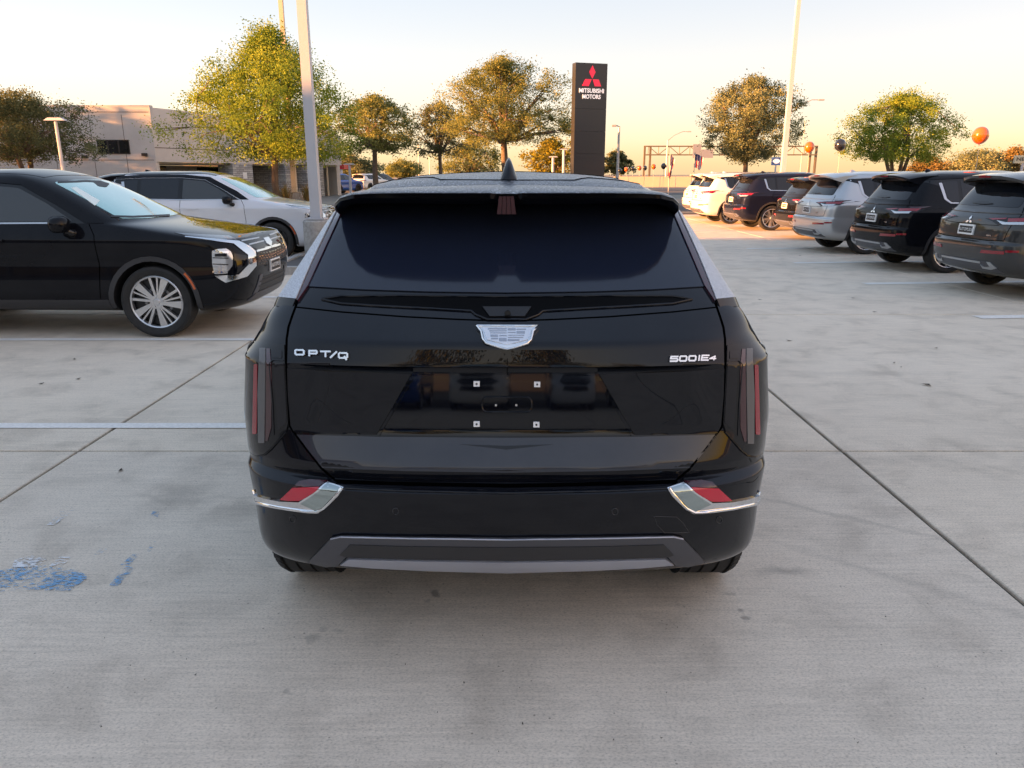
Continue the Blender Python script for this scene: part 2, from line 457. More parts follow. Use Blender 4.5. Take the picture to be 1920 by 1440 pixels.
def wheel_set(style):
    """dict of shared meshes, outer face towards +x"""
    d = {}; rim = {'silver': .272, 'dark': .262, 'split': .278, 'hero': .270}[style]
    rad = .37
    d['tyre'] = tyre_mesh(rad, .245 if style == 'hero' else .235, rim, style == 'hero'); d['tyre'].materials.append(RUBBER)
    b = MB().lathe([(.045, .001), (.045, .07), (.03, .16), (.03, rim - .02), (-.09, rim - .015), (-.09, .05), (-.09, .001)], 40, 'x')
    d['wheel'] = b.mesh('wheel', True, 35, True); d['wheel'].materials.append(MATTE)
    b = MB().lathe([(.033, .05), (.036, .05), (.036, .15), (.033, .15)], 40, 'x', close=True); d['brake_disc'] = b.mesh('brake_disc', False, recalc=True); d['brake_disc'].materials.append(DISC)
    lip = MB().lathe([(.060, rim - .022), (.098, rim - .016), (.104, rim - .004), (.098, rim + .004), (.06, rim + .002)], 56, 'x', close=True)
    hub = MB().lathe([(.10, .001), (.10, .030), (.094, .036), (.094, .070), (.06, .078), (.05, .001)], 24, 'x')
    for k in range(5):
        t = 2 * math.pi * (k + .5) / 5; hub.lathe([(.09, .011), (.100, .010), (.1005, .001)], 8, 'x', (0, .055 * math.cos(t), .055 * math.sin(t)))
    if style == 'silver':
        sp = join(spoke_ring(5, .06, rim - .012, .016, .040, .096, .092, .05, .10), spoke_ring(5, .06, rim - .012, .012, .014, .092, .086, .05, .10, .5), spoke_ring(5, .06, rim - .012, .008, .009, .088, .082, .05, .10, .26))
        m = ALLOY
    elif style == 'dark':
        sp = join(spoke_ring(6, .06, rim - .012, .022, .018, .094, .086, .045, .14), spoke_ring(6, .06, rim - .012, .022, .018, .094, .086, .045, -.14)); m = ALLOY_D
    elif style == 'split':
        sp = join(spoke_ring(5, .06, rim - .012, .020, .036, .094, .088, .05, .12, 0), spoke_ring(5, .06, rim - .012, .012, .012, .090, .086, .05, .12, .5)); m = ALLOY_M
    else:
        sp = join(spoke_ring(5, .06, rim - .012, .016, .020, .094, .088, .05, .10), spoke_ring(5, .06, rim - .012, .016, .020, .094, .088, .05, -.10)); m = ALLOY_M
    d['rim'] = join(lip, sp, hub).mesh('rim', True, 30, True); d['rim'].materials.append(m)
    return d
WS = {}
def add_wheels(root, style, axles, track, z=.37, simple=False):
    if style not in WS: WS[style] = wheel_set(style)
    W = WS[style]; rnd = random.Random(len(root.children) + len(style))
    for y in axles:
        for s in (1, -1):
            w = mobj('wheel', W['wheel'], None, root, (s * track, y, z))
            w.rotation_euler = (rnd.uniform(0, 6.28), 0, 0 if s > 0 else math.pi)
            for nm in ('tyre', 'rim') if simple else ('tyre', 'rim', 'brake_disc'): mobj(nm, W[nm], None, w)

# ------------------------------------------------------------------ ground
def concrete_mat():
    m = mat('broomed_concrete', (.4, .39, .38), .82)
    p = wpos(m); big = noise(m, p, .35, 5, .6); mid = noise(m, p, 2.6, 6, .62, .4)
    blot = noise(m, wpos(m, .8, 1.7, 1), 1.1, 6, .68, .8)
    streak = noise(m, wpos(m, .9, 22, 1), 3.0, 5, .65); fine = noise(m, wpos(m, 1, 1.6, 1), 95, 4, .75)
    c = ramp(m, big, [(.25, (.74, .63, .51)), (.75, (.89, .765, .63))])
    c = mixc(m, .55, c, ramp(m, mid, [(.30, (.58, .57, .56)), (.5, (.93, .93, .93)), (.72, (1.05, 1.05, 1.05))]), 'MULTIPLY')
    c = mixc(m, .42, c, ramp(m, streak, [(.30, (.62, .62, .62)), (.62, (1, 1, 1))]), 'MULTIPLY')
    c = mixc(m, .68, c, ramp(m, fine, [(.30, (.42, .41, .40)), (.48, (.92, .92, .92)), (.70, (1.15, 1.15, 1.15))]), 'MULTIPLY')
    c = mixc(m, .4, c, ramp(m, blot, [(.28, (.62, .60, .585)), (.44, (1.03, 1.03, 1.03))]), 'MULTIPLY')
    v = nd(m, 'ShaderNodeTexVoronoi'); v.inputs['Scale'].default_value = 26; v.inputs['Randomness'].default_value = 1; lk(m, p, v.inputs['Vector'])
    spk = ramp(m, v.outputs['Distance'], [(.07, (.36, .35, .34)), (.12, (1, 1, 1))])
    sel = noise(m, p, 7, 2); c = mixc(m, mth(m, 'MULTIPLY', ramp(m, sel, [(.52, (0, 0, 0)), (.60, (1, 1, 1))]), .8), c, mixc(m, 1., c, spk, 'MULTIPLY'))
    # oil spots, drips and tyre rubs where the photograph shows them
    warp = nd(m, 'ShaderNodeTexNoise'); warp.inputs['Scale'].default_value = 9; warp.inputs['Detail'].default_value = 4; lk(m, p, warp.inputs['Vector'])
    wv = nd(m, 'ShaderNodeVectorMath', operation='MULTIPLY_ADD'); lk(m, warp.outputs['Color'], wv.inputs[0]); wv.inputs[1].default_value = (.11, .11, 0); lk(m, p, wv.inputs[2])
    def spot(px, py, rx, ry, dark, soft=.5, rot=0.):
        nonlocal c
        g = gnd(px, py); mp = nd(m, 'ShaderNodeMapping', vector_type='TEXTURE')
        mp.inputs['Location'].default_value = (g.x + .055, g.y + .055, 0); mp.inputs['Scale'].default_value = (rx, ry, 1); mp.inputs['Rotation'].default_value = (0, 0, rot)
        lk(m, wv.outputs[0], mp.inputs[0]); ln = nd(m, 'ShaderNodeVectorMath', operation='LENGTH'); lk(m, mp.outputs[0], ln.inputs[0])
        f = ramp(m, ln.outputs['Value'], [(soft, (dark,) * 3), (1., (0, 0, 0))]); c = mixc(m, f, c, (.10, .093, .085))
    for a in ((818, 1114, .030, .036, .55), (800, 1130, .02, .012, .3), (582, 1200, .028, .02, .28), (605, 1185, .03, .02, .2), (640, 1186, .03, .015, .2),
              (1388, 1145, .02, .02, .45), (1402, 1160, .028, .022, .5), (1375, 1118, .03, .014, .28), (535, 1302, .018, .014, .35)): spot(*a)
    spot(1470, 1072, .17, .055, .42, .1); spot(330, 935, .16, .22, .25, .0); spot(180, 792, .35, .14, .22, .1); spot(1560, 965, .9, .035, .20, .2, R(-34)); spot(1700, 1090, .8, .05, .16, .2, R(-40))
    spot(1700, 860, .5, .12, .15, .1); spot(700, 1230, .5, .2, .08, .0); spot(1740, 640, .9, .2, .16, .0); spot(1600, 700, 1.2, .12, .14, .0)
    oi = nd(m, 'ShaderNodeObjectInfo'); c = mixc(m, 1., c, ramp(m, oi.outputs['Random'], [(0, (.97, .975, .985)), (1, (1.04, 1.03, 1.01))]), 'MULTIPLY')
    lk(m, c, bs(m).inputs['Base Color']); bump(m, mixc(m, .5, fine, streak), .35, .004)
    return m
CONC = concrete_mat()
GND = mat('outlying_ground', (.2, .19, .17), .9)
n_ = noise(GND, wpos(GND), .08, 5); lk(GND, ramp(GND, n_, [(.35, (.17, .165, .155)), (.65, (.26, .24, .19))]), bs(GND).inputs['Base Color'])
ASPH = mat('asphalt', (.075, .075, .078), .85)
n_ = noise(ASPH, wpos(ASPH), 60, 4, .7); lk(ASPH, ramp(ASPH, n_, [(.3, (.05, .05, .052)), (.7, (.12, .12, .122))]), bs(ASPH).inputs['Base Color'])
JOINT = mat('joint_sealant', (.035, .034, .032), .9)
KERB = mat('kerb_concrete', (.38, .37, .35), .85)
n_ = noise(KERB, wpos(KERB), 14, 5, .65); lk(KERB, ramp(KERB, n_, [(.3, (.27, .26, .25)), (.7, (.46, .45, .43))]), bs(KERB).inputs['Base Color']); bump(KERB, n_, .2)

def sheet(name, x0, x1, y0, y1, z, m, parent=None):
    return mobj(name, mesh(name, [(x0, y0, z), (x1, y0, z), (x1, y1, z), (x0, y1, z)], [(0, 1, 2, 3)]), m, parent)
tag(sheet('ground', -1500, 1500, -1500, 1500, -.045, GND), kind='structure')
lot = sheet('parking_lot', -45, 40, -24, 34.5, -.018, JOINT); tag(lot, kind='structure')
SX0, SY0, SL, GAP = -2.68, 4.40, 4.72, .022
b = MB(); a = SL - GAP; e = .005
b.add([(e, e, 0), (a - e, e, 0), (a - e, a - e, 0), (e, a - e, 0), (0, 0, -e), (a, 0, -e), (a, a, -e), (0, a, -e), (0, 0, -.017), (a, 0, -.017), (a, a, -.017), (0, a, -.017)],
      [(0, 1, 2, 3), (4, 5, 1, 0), (5, 6, 2, 1), (6, 7, 3, 2), (7, 4, 0, 3), (8, 9, 5, 4), (9, 10, 6, 5), (10, 11, 7, 6), (11, 8, 4, 7)])
slab_me = b.mesh('concrete_slab'); slab_me.materials.append(CONC); rs = random.Random(3)
for ix in range(-8, 8):
    for iy in range(-4, 6):
        o = mobj('concrete_slab', slab_me, None, lot, (SX0 + ix * SL + GAP / 2, SY0 + iy * SL + GAP / 2, rs.uniform(-.0015, .0015)))
# far road and drive beyond the lot
tag(sheet('far_road', -200, 200, 66, 92, -.036, ASPH), kind='structure')
tag(sheet('access_drive', -200, 200, 36.5, 44, -.036, ASPH), kind='structure')

def worn_paint(name, col, thr, scale=22, stretch=1., seed=0.):
    m = mat(name, col, .7); p = wpos(m, 1, stretch, 1); n = noise(m, p, scale, 6, .7, .3); n2 = noise(m, wpos(m), 2.3, 3)
    f = mth(m, 'ADD', n, mth(m, 'MULTIPLY', n2, .6)); k = ramp(m, f, [(thr, (0, 0, 0)), (thr + .05, (1, 1, 1))])
    tr = nd(m, 'ShaderNodeBsdfTransparent'); mx = nd(m, 'ShaderNodeMixShader'); out = m.node_tree.nodes['Material Output']
    lk(m, k, mx.inputs[0]); lk(m, tr.outputs[0], mx.inputs[1]); lk(m, bs(m).outputs[0], mx.inputs[2]); lk(m, mx.outputs[0], out.inputs['Surface'])
    lk(m, ramp(m, noise(m, wpos(m), 40, 3), [(.3, tuple(c * .8 for c in col)), (.7, col)]), bs(m).inputs['Base Color'])
    return m
STRIPE = worn_paint('worn_white_line', (.88, .85, .80), .46)
STRIPE2 = worn_paint('worn_old_white_line', (.86, .83, .78), .52)
BLUEP = worn_paint('worn_blue_paint', (.15, .42, .68), .84, 38, 3.0)
WHITEPT = worn_paint('worn_white_paint', (.80, .81, .82), .78, 30, 2.0)
def quad_sheet(name, pts, m, z=.005):
    return mobj(name, mesh(name, [(x, y, z) for x, y in pts], [tuple(range(len(pts)))]), m, lot)
def stripe(x0, y0, L, ang, w=.10, m=STRIPE):
    d = Vector((math.cos(ang), math.sin(ang))); n = Vector((-d.y, d.x)) * w / 2; A = Vector((x0, y0)); B = A + d * L
    quad_sheet('stall_stripe', [tuple(A - n), tuple(B - n), tuple(B + n), tuple(A + n)], m)
for y in (4.88, 7.66, 10.45, 13.3): stripe(-9.5, y, 7.9 if y < 12 else 4.5, 0, .105)
for k in range(7): stripe(5.55 - .06 * k, 8.92 + 2.87 * k, 5.2, R(5), .20, STRIPE if k < 3 else STRIPE2)
def pxpoly(pts): return [tuple(gnd(*p).xy) for p in pts]
for m_, pts in ((BLUEP, [(-40, 1110), (0, 1112), (60, 1108), (130, 1110), (165, 1085), (150, 1072), (80, 1062), (30, 1066), (-40, 1080)]),
                (BLUEP, [(205, 1100), (222, 1100), (252, 1068), (238, 1062)]), (BLUEP, [(225, 1062), (240, 1064), (262, 1042), (250, 1040)]), (BLUEP, [(275, 1036), (283, 1036), (293, 1018), (286, 1016)]),
                (BLUEP, [(282, 970), (296, 971), (299, 962), (286, 961)]),
                (WHITEPT, [(22, 1066), (70, 1064), (88, 1050), (60, 1044), (28, 1052)]), (WHITEPT, [(92, 1064), (120, 1060), (136, 1046), (112, 1046)]), (WHITEPT, [(175, 1044), (190, 1042), (202, 1030), (190, 1030)]),
                (WHITEPT, [(112, 962), (136, 966), (142, 952), (122, 950)]), (WHITEPT, [(88, 986), (102, 986), (128, 968), (112, 966)])):
    quad_sheet('worn_paint_patch', pxpoly(pts), m_, .006)
# fallen leaves and grit
LEAFD = mat('dry_leaf', (.06, .045, .03), .8); b = MB(); rl = random.Random(11)
for (px, py) in [(1601, 1390), (1607, 1397), (245, 1252), (272, 1278), (140, 675), (78, 721), (147, 712), (226, 884), (1735, 722), (1742, 724), (1677, 682), (1755, 654), (1640, 586), (1425, 563), (1600, 560), (1690, 690), (1500, 480), (1480, 640),
                 (1380, 545), (1660, 1160), (1270, 1180), (980, 1362), (935, 1414), (668, 1430), (1150, 1392), (1240, 1388), (760, 1250), (820, 1340), (905, 1195), (350, 1240)] + [(rl.uniform(20, 1900), rl.uniform(1100, 1430)) for _ in range(10)]:
    g = gnd(px, py); far = g.y > 4; s = rl.uniform(.018, .035) if far else rl.uniform(.003, .006) if py > 1100 else .014; t = rl.uniform(0, 6.28)
    P = [(g.x + s * k * math.cos(t + q), g.y + s * k * math.sin(t + q), .006 + z) for k, q, z in ((1, 0, .006), (.45, 1.3, .001), (1, 3.14, .008), (.5, 4.6, .002))]
    b.add(P, [(0, 1, 2, 3)])
tag(mobj('fallen_leaves', b.mesh('fallen_leaves'), LEAFD), 'scattered dry leaf bits and grit on the concrete', 'leaves', kind='stuff')

# raised island with kerb beside the pale lamp post
isl = empty('planting_island', (0, 0, 0)); tag(isl, 'raised asphalt island with pale concrete kerb at the foot of the near lamp post', 'island')
mobj('island_surface', MB().box(-4.10, -1.05, 13.05, 19.9, -.02, .10).mesh('s'), ASPH, isl)
kb = MB(); kb.box(-4.25, -.9, 12.9, 13.047, -.02, .13); kb.box(-4.25, -.9, 19.903, 20.05, -.02, .13); kb.box(-4.25, -4.103, 13.05, 19.9, -.02, .13); kb.box(-1.047, -.9, 13.05, 19.9, -.02, .13)
mobj('kerb', kb.mesh('k'), KERB, isl)
MULCH = mat('mulch', (.16, .07, .04), .95); n_ = noise(MULCH, wpos(MULCH), 25, 5, .7); lk(MULCH, ramp(MULCH, n_, [(.3, (.09, .035, .02)), (.7, (.30, .14, .08))]), bs(MULCH).inputs['Base Color']); bump(MULCH, n_, .8, .05)
isl = empty('mulched_bed', (0, 0, 0)); tag(isl, 'low kerbed bed of reddish mulch under the yellow green tree', 'flower bed')
mobj('mulch', MB().box(-18.8, -5.2, 30.5, 36.2, -.04, .13).mesh('s'), MULCH, isl)
kb = MB(); kb.box(-19, -5, 30.3, 30.497, -.04, .15); kb.box(-19, -5, 36.203, 36.4, -.04, .15); kb.box(-19, -18.803, 30.5, 36.2, -.04, .15); kb.box(-5.197, -5, 30.5, 36.2, -.04, .15)
mobj('kerb', kb.mesh('k'), KERB, isl)

# ------------------------------------------------------------------ buildings
WALL = mat('cast_concrete_wall', (.60, .54, .48), .85)
n_ = noise(WALL, wpos(WALL), .7, 5, .6); lk(WALL, ramp(WALL, n_, [(.3, (.52, .485, .455)), (.7, (.63, .59, .555))]), bs(WALL).inputs['Base Color'])
STONE = mat('ledge_stone', (.4, .4, .4), .9)
br = nd(STONE, 'ShaderNodeTexBrick'); br.inputs['Scale'].default_value = 1.0
for k, v in (('Brick Width', .42), ('Row Height', .13), ('Mortar Size', .012), ('Bias', -.1)): br.inputs[k].default_value = v
br.inputs['Color1'].default_value = (.50, .50, .49, 1); br.inputs['Color2'].default_value = (.26, .26, .27, 1); br.inputs['Mortar'].default_value = (.12, .12, .12, 1); br.offset = .37
tcs = nd(STONE, 'ShaderNodeTexCoord'); sepx = nd(STONE, 'ShaderNodeSeparateXYZ'); lk(STONE, tcs.outputs['Object'], sepx.inputs[0]); cmb = nd(STONE, 'ShaderNodeCombineXYZ')
lk(STONE, mth(STONE, 'ADD', sepx.outputs[0], sepx.outputs[1]), cmb.inputs[0]); lk(STONE, sepx.outputs[2], cmb.inputs[1]); lk(STONE, cmb.outputs[0], br.inputs['Vector'])
lk(STONE, br.outputs['Color'], bs(STONE).inputs['Base Color']); bump(STONE, br.outputs['Fac'], -.6, .02)
WINDOW = mat('dark_window_glass', (.01, .011, .013), .05, spec=.6)
FRAME = mat('bronze_frame', (.03, .028, .026), .4, .3)
SOFFIT = mat('soffit_plaster', (.45, .42, .38), .9)
SEAMW = mat('wall_reveal', (.20, .17, .15), .9)

C0 = Vector((-20.3, 45.0, 0)); FD = Vector((6.6, 18.5, 0)); FL = FD.length; FA = math.atan2(FD.y, FD.x)
zt, zs = at(303, 197, 45).z, at(318, 303.5, 45.4).z
bld = empty('tan_building', C0); tag(bld, 'long low tan concrete building with stone piers and dark strip window behind the parked cars', 'building')
# wing frame: u along the facade (away), v into the building (left), local rotated by FA
wing = mobj('side_wall', MB().box(0, FL, .02, .5, zs, zt - .75).box(0, FL, 5.2, 5.5, -.03, zs - .12).box(FL - .02, FL + .5, .52, 16, -.03, zt - .78).mesh('w'), WALL, bld, (0, 0, 0), FA)
mobj('parapet', MB().box(.02, FL + .3, .9, 1.2, zt - .76, zt - .02).mesh('p'), WALL, bld, (0, 0, 0), FA)
mobj('soffit', MB().box(.3, FL, .45, 5.3, zs - .11, zs - .004).mesh('s'), SOFFIT, bld, (0, 0, 0), FA)
mobj('front_wall', MB().box(-34, 0, 0, .4, -.03, zt).mesh('f'), WALL, bld)
mobj('roof', MB().box(-34, 0, .42, 17, zt - 1.0, zt - .9).mesh('r'), SOFFIT, bld)
def tpx(px):
    lo, hi = -.3, 1.3
    for _ in range(40):
        t = (lo + hi) / 2; p = C0 + FD * t; q = 960 + FPX * p.x / (p.y * CS + .1)
        lo, hi = (t, hi) if q < px else (lo, t)
    return t * FL
for a, c in ((437, 474), (535, 548), (575, 606)):
    u0, u1 = tpx(a), min(tpx(c), FL + .6)
    mobj('stone_pier', MB().box(u0, u1, -.06, 1.1 if a != 535 else 3.5, -.03, zs + (.002 if a != 575 else 1.3)).mesh('pier'), STONE, bld, (0, 0, 0), FA)
for a, c, z0, z1 in ((352, 382, .3, 2.15), (386, 432, .1, 2.15), (487, 532, .9, 2.1), (553, 575, .3, 2.0)):
    u0, u1 = tpx(a), tpx(c); w = mobj('window', MB().box(u0, u1, 5.12, 5.19, z0, z1).mesh('w'), FRAME, bld, (0, 0, 0), FA)
    mobj('pane', MB().box(u0 + .08, u1 - .08, 5.09, 5.117, z0 + .08, z1 - .08).mesh('p'), WINDOW, w)
def fwin(px0, px1, py0, py1):
    A, B = at(px0, py0, 45), at(px1, py1, 45); x0, x1, z0, z1 = A.x - C0.x, B.x - C0.x, B.z, A.z
    w = mobj('window', MB().box(x0, x1, -.03, .05, z0, z1).mesh('w'), FRAME, bld); n = 3
    for k in range(n):
        s = (x1 - x0) / n; mobj('pane', MB().box(x0 + k * s + .05, x0 + (k + 1) * s - .05, -.045, -.033, z0 + .05, z1 - .05).mesh('p'), WINDOW, w)
fwin(181, 245, 262, 289); fwin(30, 62, 268, 292)
sm = MB()
for px in (172, 233, 30, 100): x = at(px, 260, 45).x - C0.x; sm.box(x - .02, x + .02, -.004, .01, 0, zt - .5)
z = at(200, 210, 45).z; sm.box(-34, -.1, -.006, .008, z - .02, z + .02); z = at(200, 300, 45).z; sm.box(-34, -.1, -.006, .008, z - .02, z + .02)
mobj('wall_joint', sm.mesh('j'), SEAMW, bld)
mobj('wall_joint', MB().box(0, FL, .012, .03, zs + .75, zs + .80).mesh('j'), SEAMW, bld, (0, 0, 0), FA)
for px, py in ((160, 294), (272, 290)):
    p = at(px, py, 45); mobj('wall_lamp', MB().box(p.x - C0.x - .14, p.x - C0.x + .14, -.16, .0, p.z - .08, p.z + .08).mesh('l'), FRAME, bld)
mobj('wall_plate', MB().box(tpx(455), tpx(462), -.09, -.064, 1.35, 1.75).mesh('pl'), WHITEP, bld, (0, 0, 0), FA)

# showroom behind and to the left of the camera: it shades the lot and shows in the paintwork
SHW = mat('showroom_panel', (.20, .205, .215), .5, .2); REDS = mat('red_sign_letter', (.55, .02, .03), .4)
shw = empty('showroom', (-32, 0, 0)); tag(shw, 'grey panelled showroom with red letters left of the lot, seen in the black paintwork', 'building')
mobj('wall', MB().box(-26, 0, -58, 5.2, 3.6, 8.2).box(-26, -.6, -57.6, 4.9, -.02, 3.6).mesh('w'), SHW, shw)
for k in range(9):
    y0 = -52 + k * 6.1; w = mobj('window', MB().box(-.6, -.52, y0, y0 + 5.6, .1, 3.4).mesh('w'), FRAME, shw)
    mobj('pane', MB().box(-.519, -.50, y0 + .1, y0 + 5.5, .2, 3.3).mesh('p'), WINDOW, w)
tm = text_mesh('AUTOPLEX', 3.2, .06); o = mobj('sign_letters', tm, REDS, shw, (.08, -24.0, 5.9)); o.rotation_euler = (R(90), 0, R(90))

# ------------------------------------------------------------------ the black crossover in front (hero)
CX = -.022; HY = 2.24                      # car frame: origin under the rear bumper, +y forward, +x right
HM = Matrix.Translation((CX, HY, 0)) @ Matrix.Rotation(R(-.25), 4, 'Z')
hero = empty('black_crossover', (CX, HY, 0), R(-.25))
tag(hero, 'glossy black crossover seen from behind in the middle of the lot, dew on its roof', 'car')
def hy(D): return D - HY
hr = [  # D rear, z rear, y front, z front, half width, rear corner, front corner, n
    (2.75, .27, 6.55, .25, .00, .40, .40, 3), (2.58, .24, 6.70, .25, .915, .40, .40, 3.6), (2.42, .272, 6.85, .27, .945, .42, .42, 3.5), (2.33, .345, 6.95, .34, .948, .44, .45, 3.3),
    (2.27, .50, 7.00, .50, .938, .46, .5, 3), (2.245, .60, 7.02, .60, .942, .47, .5, 3), (2.24, .662, 7.02, .66, .944, .47, .5, 3.0),
    (2.285, .684, 7.01, .69, .944, .45, .5, 3.0), (2.272, .728, 7.00, .73, .944, .46, .5, 3.0), (2.318, .839, 6.98, .80, .944, .40, .5, 3.2),
    (2.330, .94, 6.95, .88, .938, .40, .5, 3.2), (2.345, 1.052, 6.88, .95, .928, .40, .5, 3.2), (2.324, 1.059, 6.86, .96, .925, .42, .5, 3.2), (2.336, 1.132, 6.50, 1.02, .888, .47, .7, 3), (2.44, 1.190, 5.85, 1.08, .845, .28, .6, 3.4),
    (2.565, 1.262, 5.60, 1.18, .785, .22, .45, 4.5), (2.80, 1.40, 5.15, 1.40, .725, .18, .40, 4.5), (2.98, 1.525, 4.85, 1.53, .668, .18, .35, 4.5), (3.08, 1.578, 4.72, 1.59, .615, .20, .3, 3),
    (3.20, 1.618, 4.6, 1.63, .54, .22, .25, 2.4), (3.40, 1.642, 4.5, 1.648, .36, .2, .2, 2.2), (3.6, 1.655, 4.4, 1.655, .16, .12, .12, 2.2), (3.65, 1.657, 4.35, 1.657, 0., .1, .1, 2.2)]
hr = [(a - HY, b_, c_ - HY, d_, e_, f_, g_, h_) for a, b_, c_, d_, e_, f_, g_, h_ in hr]
def ss(v, a, b):
    t = min(1, max(0, (v - a) / (b - a))); return t * t * (3 - 2 * t)
def htweak(i, x, y, z):
    if y < 1.2 and i in (10, 11): y -= (.008 if i == 10 else .021) * ss(abs(x), .56, .70)
    return x, y, z
o_, full = body_mesh('body', hr, {6: .75, 7: .7, 8: .85, 9: .9, 11: .9, 12: .9, 13: .75}, sub=3, tweak=htweak)
HS = Surf(full, HM); HAX = (3.02 - HY, 5.97 - HY)
body = mobj('body', cut_arches(o_, full, 'body', P_HERO, [(y, .37) for y in HAX], .41), None, hero)
add_wheels(hero, 'hero', HAX, .812)
def hp(name, poly, m, off=.003, **kw): return part(HS, kw.pop('root', hero), name, poly, m, 'cam', off, **kw)
# rear glass, D pillar lamps
MC = 950.5
def sym(pts): return pts + [(2 * MC - x, y) for x, y in reversed(pts)]
hp('rear_window', sym([(950, 352), (660, 352), (641, 399), (609, 466), (577, 538), (680, 544), (800, 548), (949, 550)]), GLASS_REAR, .004, both=False, step=14)
lamp_rows = []
for k in range(15):                                     # wraps the rear pillar from the glass edge round to the side
    t = k / 14; px_, py_ = 638.5 - 81 * t - 3 * math.sin(math.pi * t), 391.5 + 173 * t
    q, n1 = HS.ray('cam', px_, py_); q = Vector((-q.x, q.y, q.z)); n1 = Vector((-n1.x, n1.y, n1.z)); wd = .085 + .03 * t
    e2, n2 = HS.ray('side', q.y + wd, q.z - .01); md, n3 = HS.ray('side', q.y + wd * .42, q.z - .004); nm_ = (n1 + n3).normalized()
    lamp_rows.append([q - n1 * .004, q + n1 * .013, md.lerp(q, .12) + nm_ * .016, md.lerp(e2, .35) + n3 * .015, e2 + n2 * .010, e2 - n2 * .006])
for s_ in (1, -1):
    b = MB(); b.add([(s_ * p.x, p.y, p.z) for r_ in lamp_rows for p in r_], [(i * 6 + j_, i * 6 + j_ + 1, i * 6 + 7 + j_, i * 6 + 6 + j_) for i in range(14) for j_ in range(5)] + [(0, 1, 2, 3, 4, 5), (84, 85, 86, 87, 88, 89)])
    mobj('pillar_lamp', b.mesh('pillar_lamp', True, 50, True), FROST, hero)
hp('pillar_lamp_red_guide', [(637, 395), (643, 398), (610, 470), (579, 538), (560, 566), (556, 563), (582, 508), (606, 456)], REDDK, .009, step=6)
for s_ in (1, -1):
    r_ = lamp_rows[-1]; dn = Vector((.012, -.012, -.030))
    b = MB(); b.add([(s_ * p.x, p.y, p.z) for p in r_] + [(s_ * (p.x + dn.x), p.y + dn.y, p.z + dn.z) for p in r_], [(k, k + 1, k + 7, k + 6) for k in range(5)] + [(0, 1, 2, 3, 4, 5), (6, 7, 8, 9, 10, 11)])
    mobj('pillar_lamp_tip', b.mesh('tip', True, 50, True), GLOSSBLK, hero)
# wing slot under the glass, recess shade coloured in near-black, with camera pocket
hp('wing_slot', sym([(950, 559), (800, 557), (680, 556), (622, 558), (604, 562), (640, 569), (720, 573), (800, 577), (884, 582), (892, 590), (912, 598), (950, 600)]), mat('slot_shade_black', (.0015, .0015, .002), .6, spec=.08), .002, both=False, step=9)
line3(HS, hero, 'slot_edge', [(604, 562), (640, 570), (720, 575), (800, 579), (884, 584), (892, 591), (914, 600), (986, 600), (1009, 591), (1017, 584), (1100, 579), (1180, 575), (1261, 570), (1297, 562)], P_HERO, rad=.0045, off=.002, both=False)
line3(HS, hero, 'slot_edge', [(604, 561), (640, 556), (760, 555), (950, 557), (1140, 555), (1260, 556), (1297, 561)], P_HERO, rad=.005, off=.002, both=False)
po = hp('camera_pocket', [(905, 577), (996, 577), (984, 595), (918, 595)], MATTE, .006, both=False)[0]
c_, n_v = HS.ray('cam', 952, 592); b = MB().lathe([(0, .001), (0, .010), (-.008, .010)], 16, 'y'); mobj('camera_lens', b.mesh('l', True), GLOSSBLK, po, c_ + n_v * .011)
b = MB(); 
# panel gaps
hp('panel_gap', strip_poly([(557, 568), (548, 592), (541, 613), (537.5, 636), (536.5, 678), (539, 740), (544, 800), (570, 836), (603, 878), (631, 902)], 3.4), SEAM, .0015, depth=.004, step=6)
hp('panel_gap', strip_poly(sym([(556, 576), (640, 585), (760, 594), (860, 599), (949, 602)]), 1.8), SEAM, .0015, depth=.004, both=False, step=8)
hp('panel_gap', strip_poly(sym([(631, 903), (760, 907), (949, 911)]), 7), SEAM, .002, depth=.004, both=False, step=8)
hp('panel_gap', strip_poly([(951, 672), (951, 702)], 1.3), SEAM, .0015, depth=.003, both=False)
# proud side panels of the tailgate, upright, with the plate recess between them
def upright(x, y, l):
    t = min(1, max(0, (l.z - .839) / (1.052 - .839))); return .022 * t * (1 - ss(abs(l.x), .56, .70))
hp('tailgate_side_panel', [(539.5, 690), (600, 692), (700, 697), (773, 700), (742, 754), (706, 815), (640, 814), (553, 811), (546, 797), (541, 740)], P_HERO, .004, offf=upright, depth=.012, step=9)
hp('plate_recess', sym([(950, 702), (781, 700), (748, 757), (714, 815), (830, 817), (949, 818)]), PIANO, .003, both=False, step=10)
hp('recess_edge', strip_poly([(777, 700), (745, 755), (710, 816)], 5), P_HERO, .008, depth=.014)
pp = hp('handle_pocket', round_poly([(904, 744), (997, 744), (997, 772), (904, 772)], 12), PIANO, .006, both=False)[0]
line3(HS, hero, 'handle_pocket_rim', round_poly([(904, 744), (997, 744), (997, 772), (904, 772)], 12, 5) + [(904, 756)], P_HERO, rad=.0035, off=.006, both=False)
for x in (930, 968): hp('pocket_screw', round_poly([(x - 2, 757), (x + 2, 757), (x + 2, 761), (x - 2, 761)], 2), SATIN, .009, both=False)
for x, y in ((894, 719), (1007, 720), (894, 794), (1005.5, 795)):
    q = hp('plate_clip', [(x - 5.7, y - 5), (x + 5.7, y - 5), (x + 5.7, y + 5), (x - 5.7, y + 5)], WHITEP, .012, both=False)[0]
    q2 = hp('screw_hole', round_poly([(x - 1.8, y - 1.8), (x + 1.8, y - 1.8), (x + 1.8, y + 1.8), (x - 1.8, y + 1.8)], 1.6), BLACKP, .0128, both=False, root=q)
hp('sensor', round_poly([(948, 706), (954, 706), (954, 711), (948, 711)], 2.5), GLOSSBLK, .008, both=False)
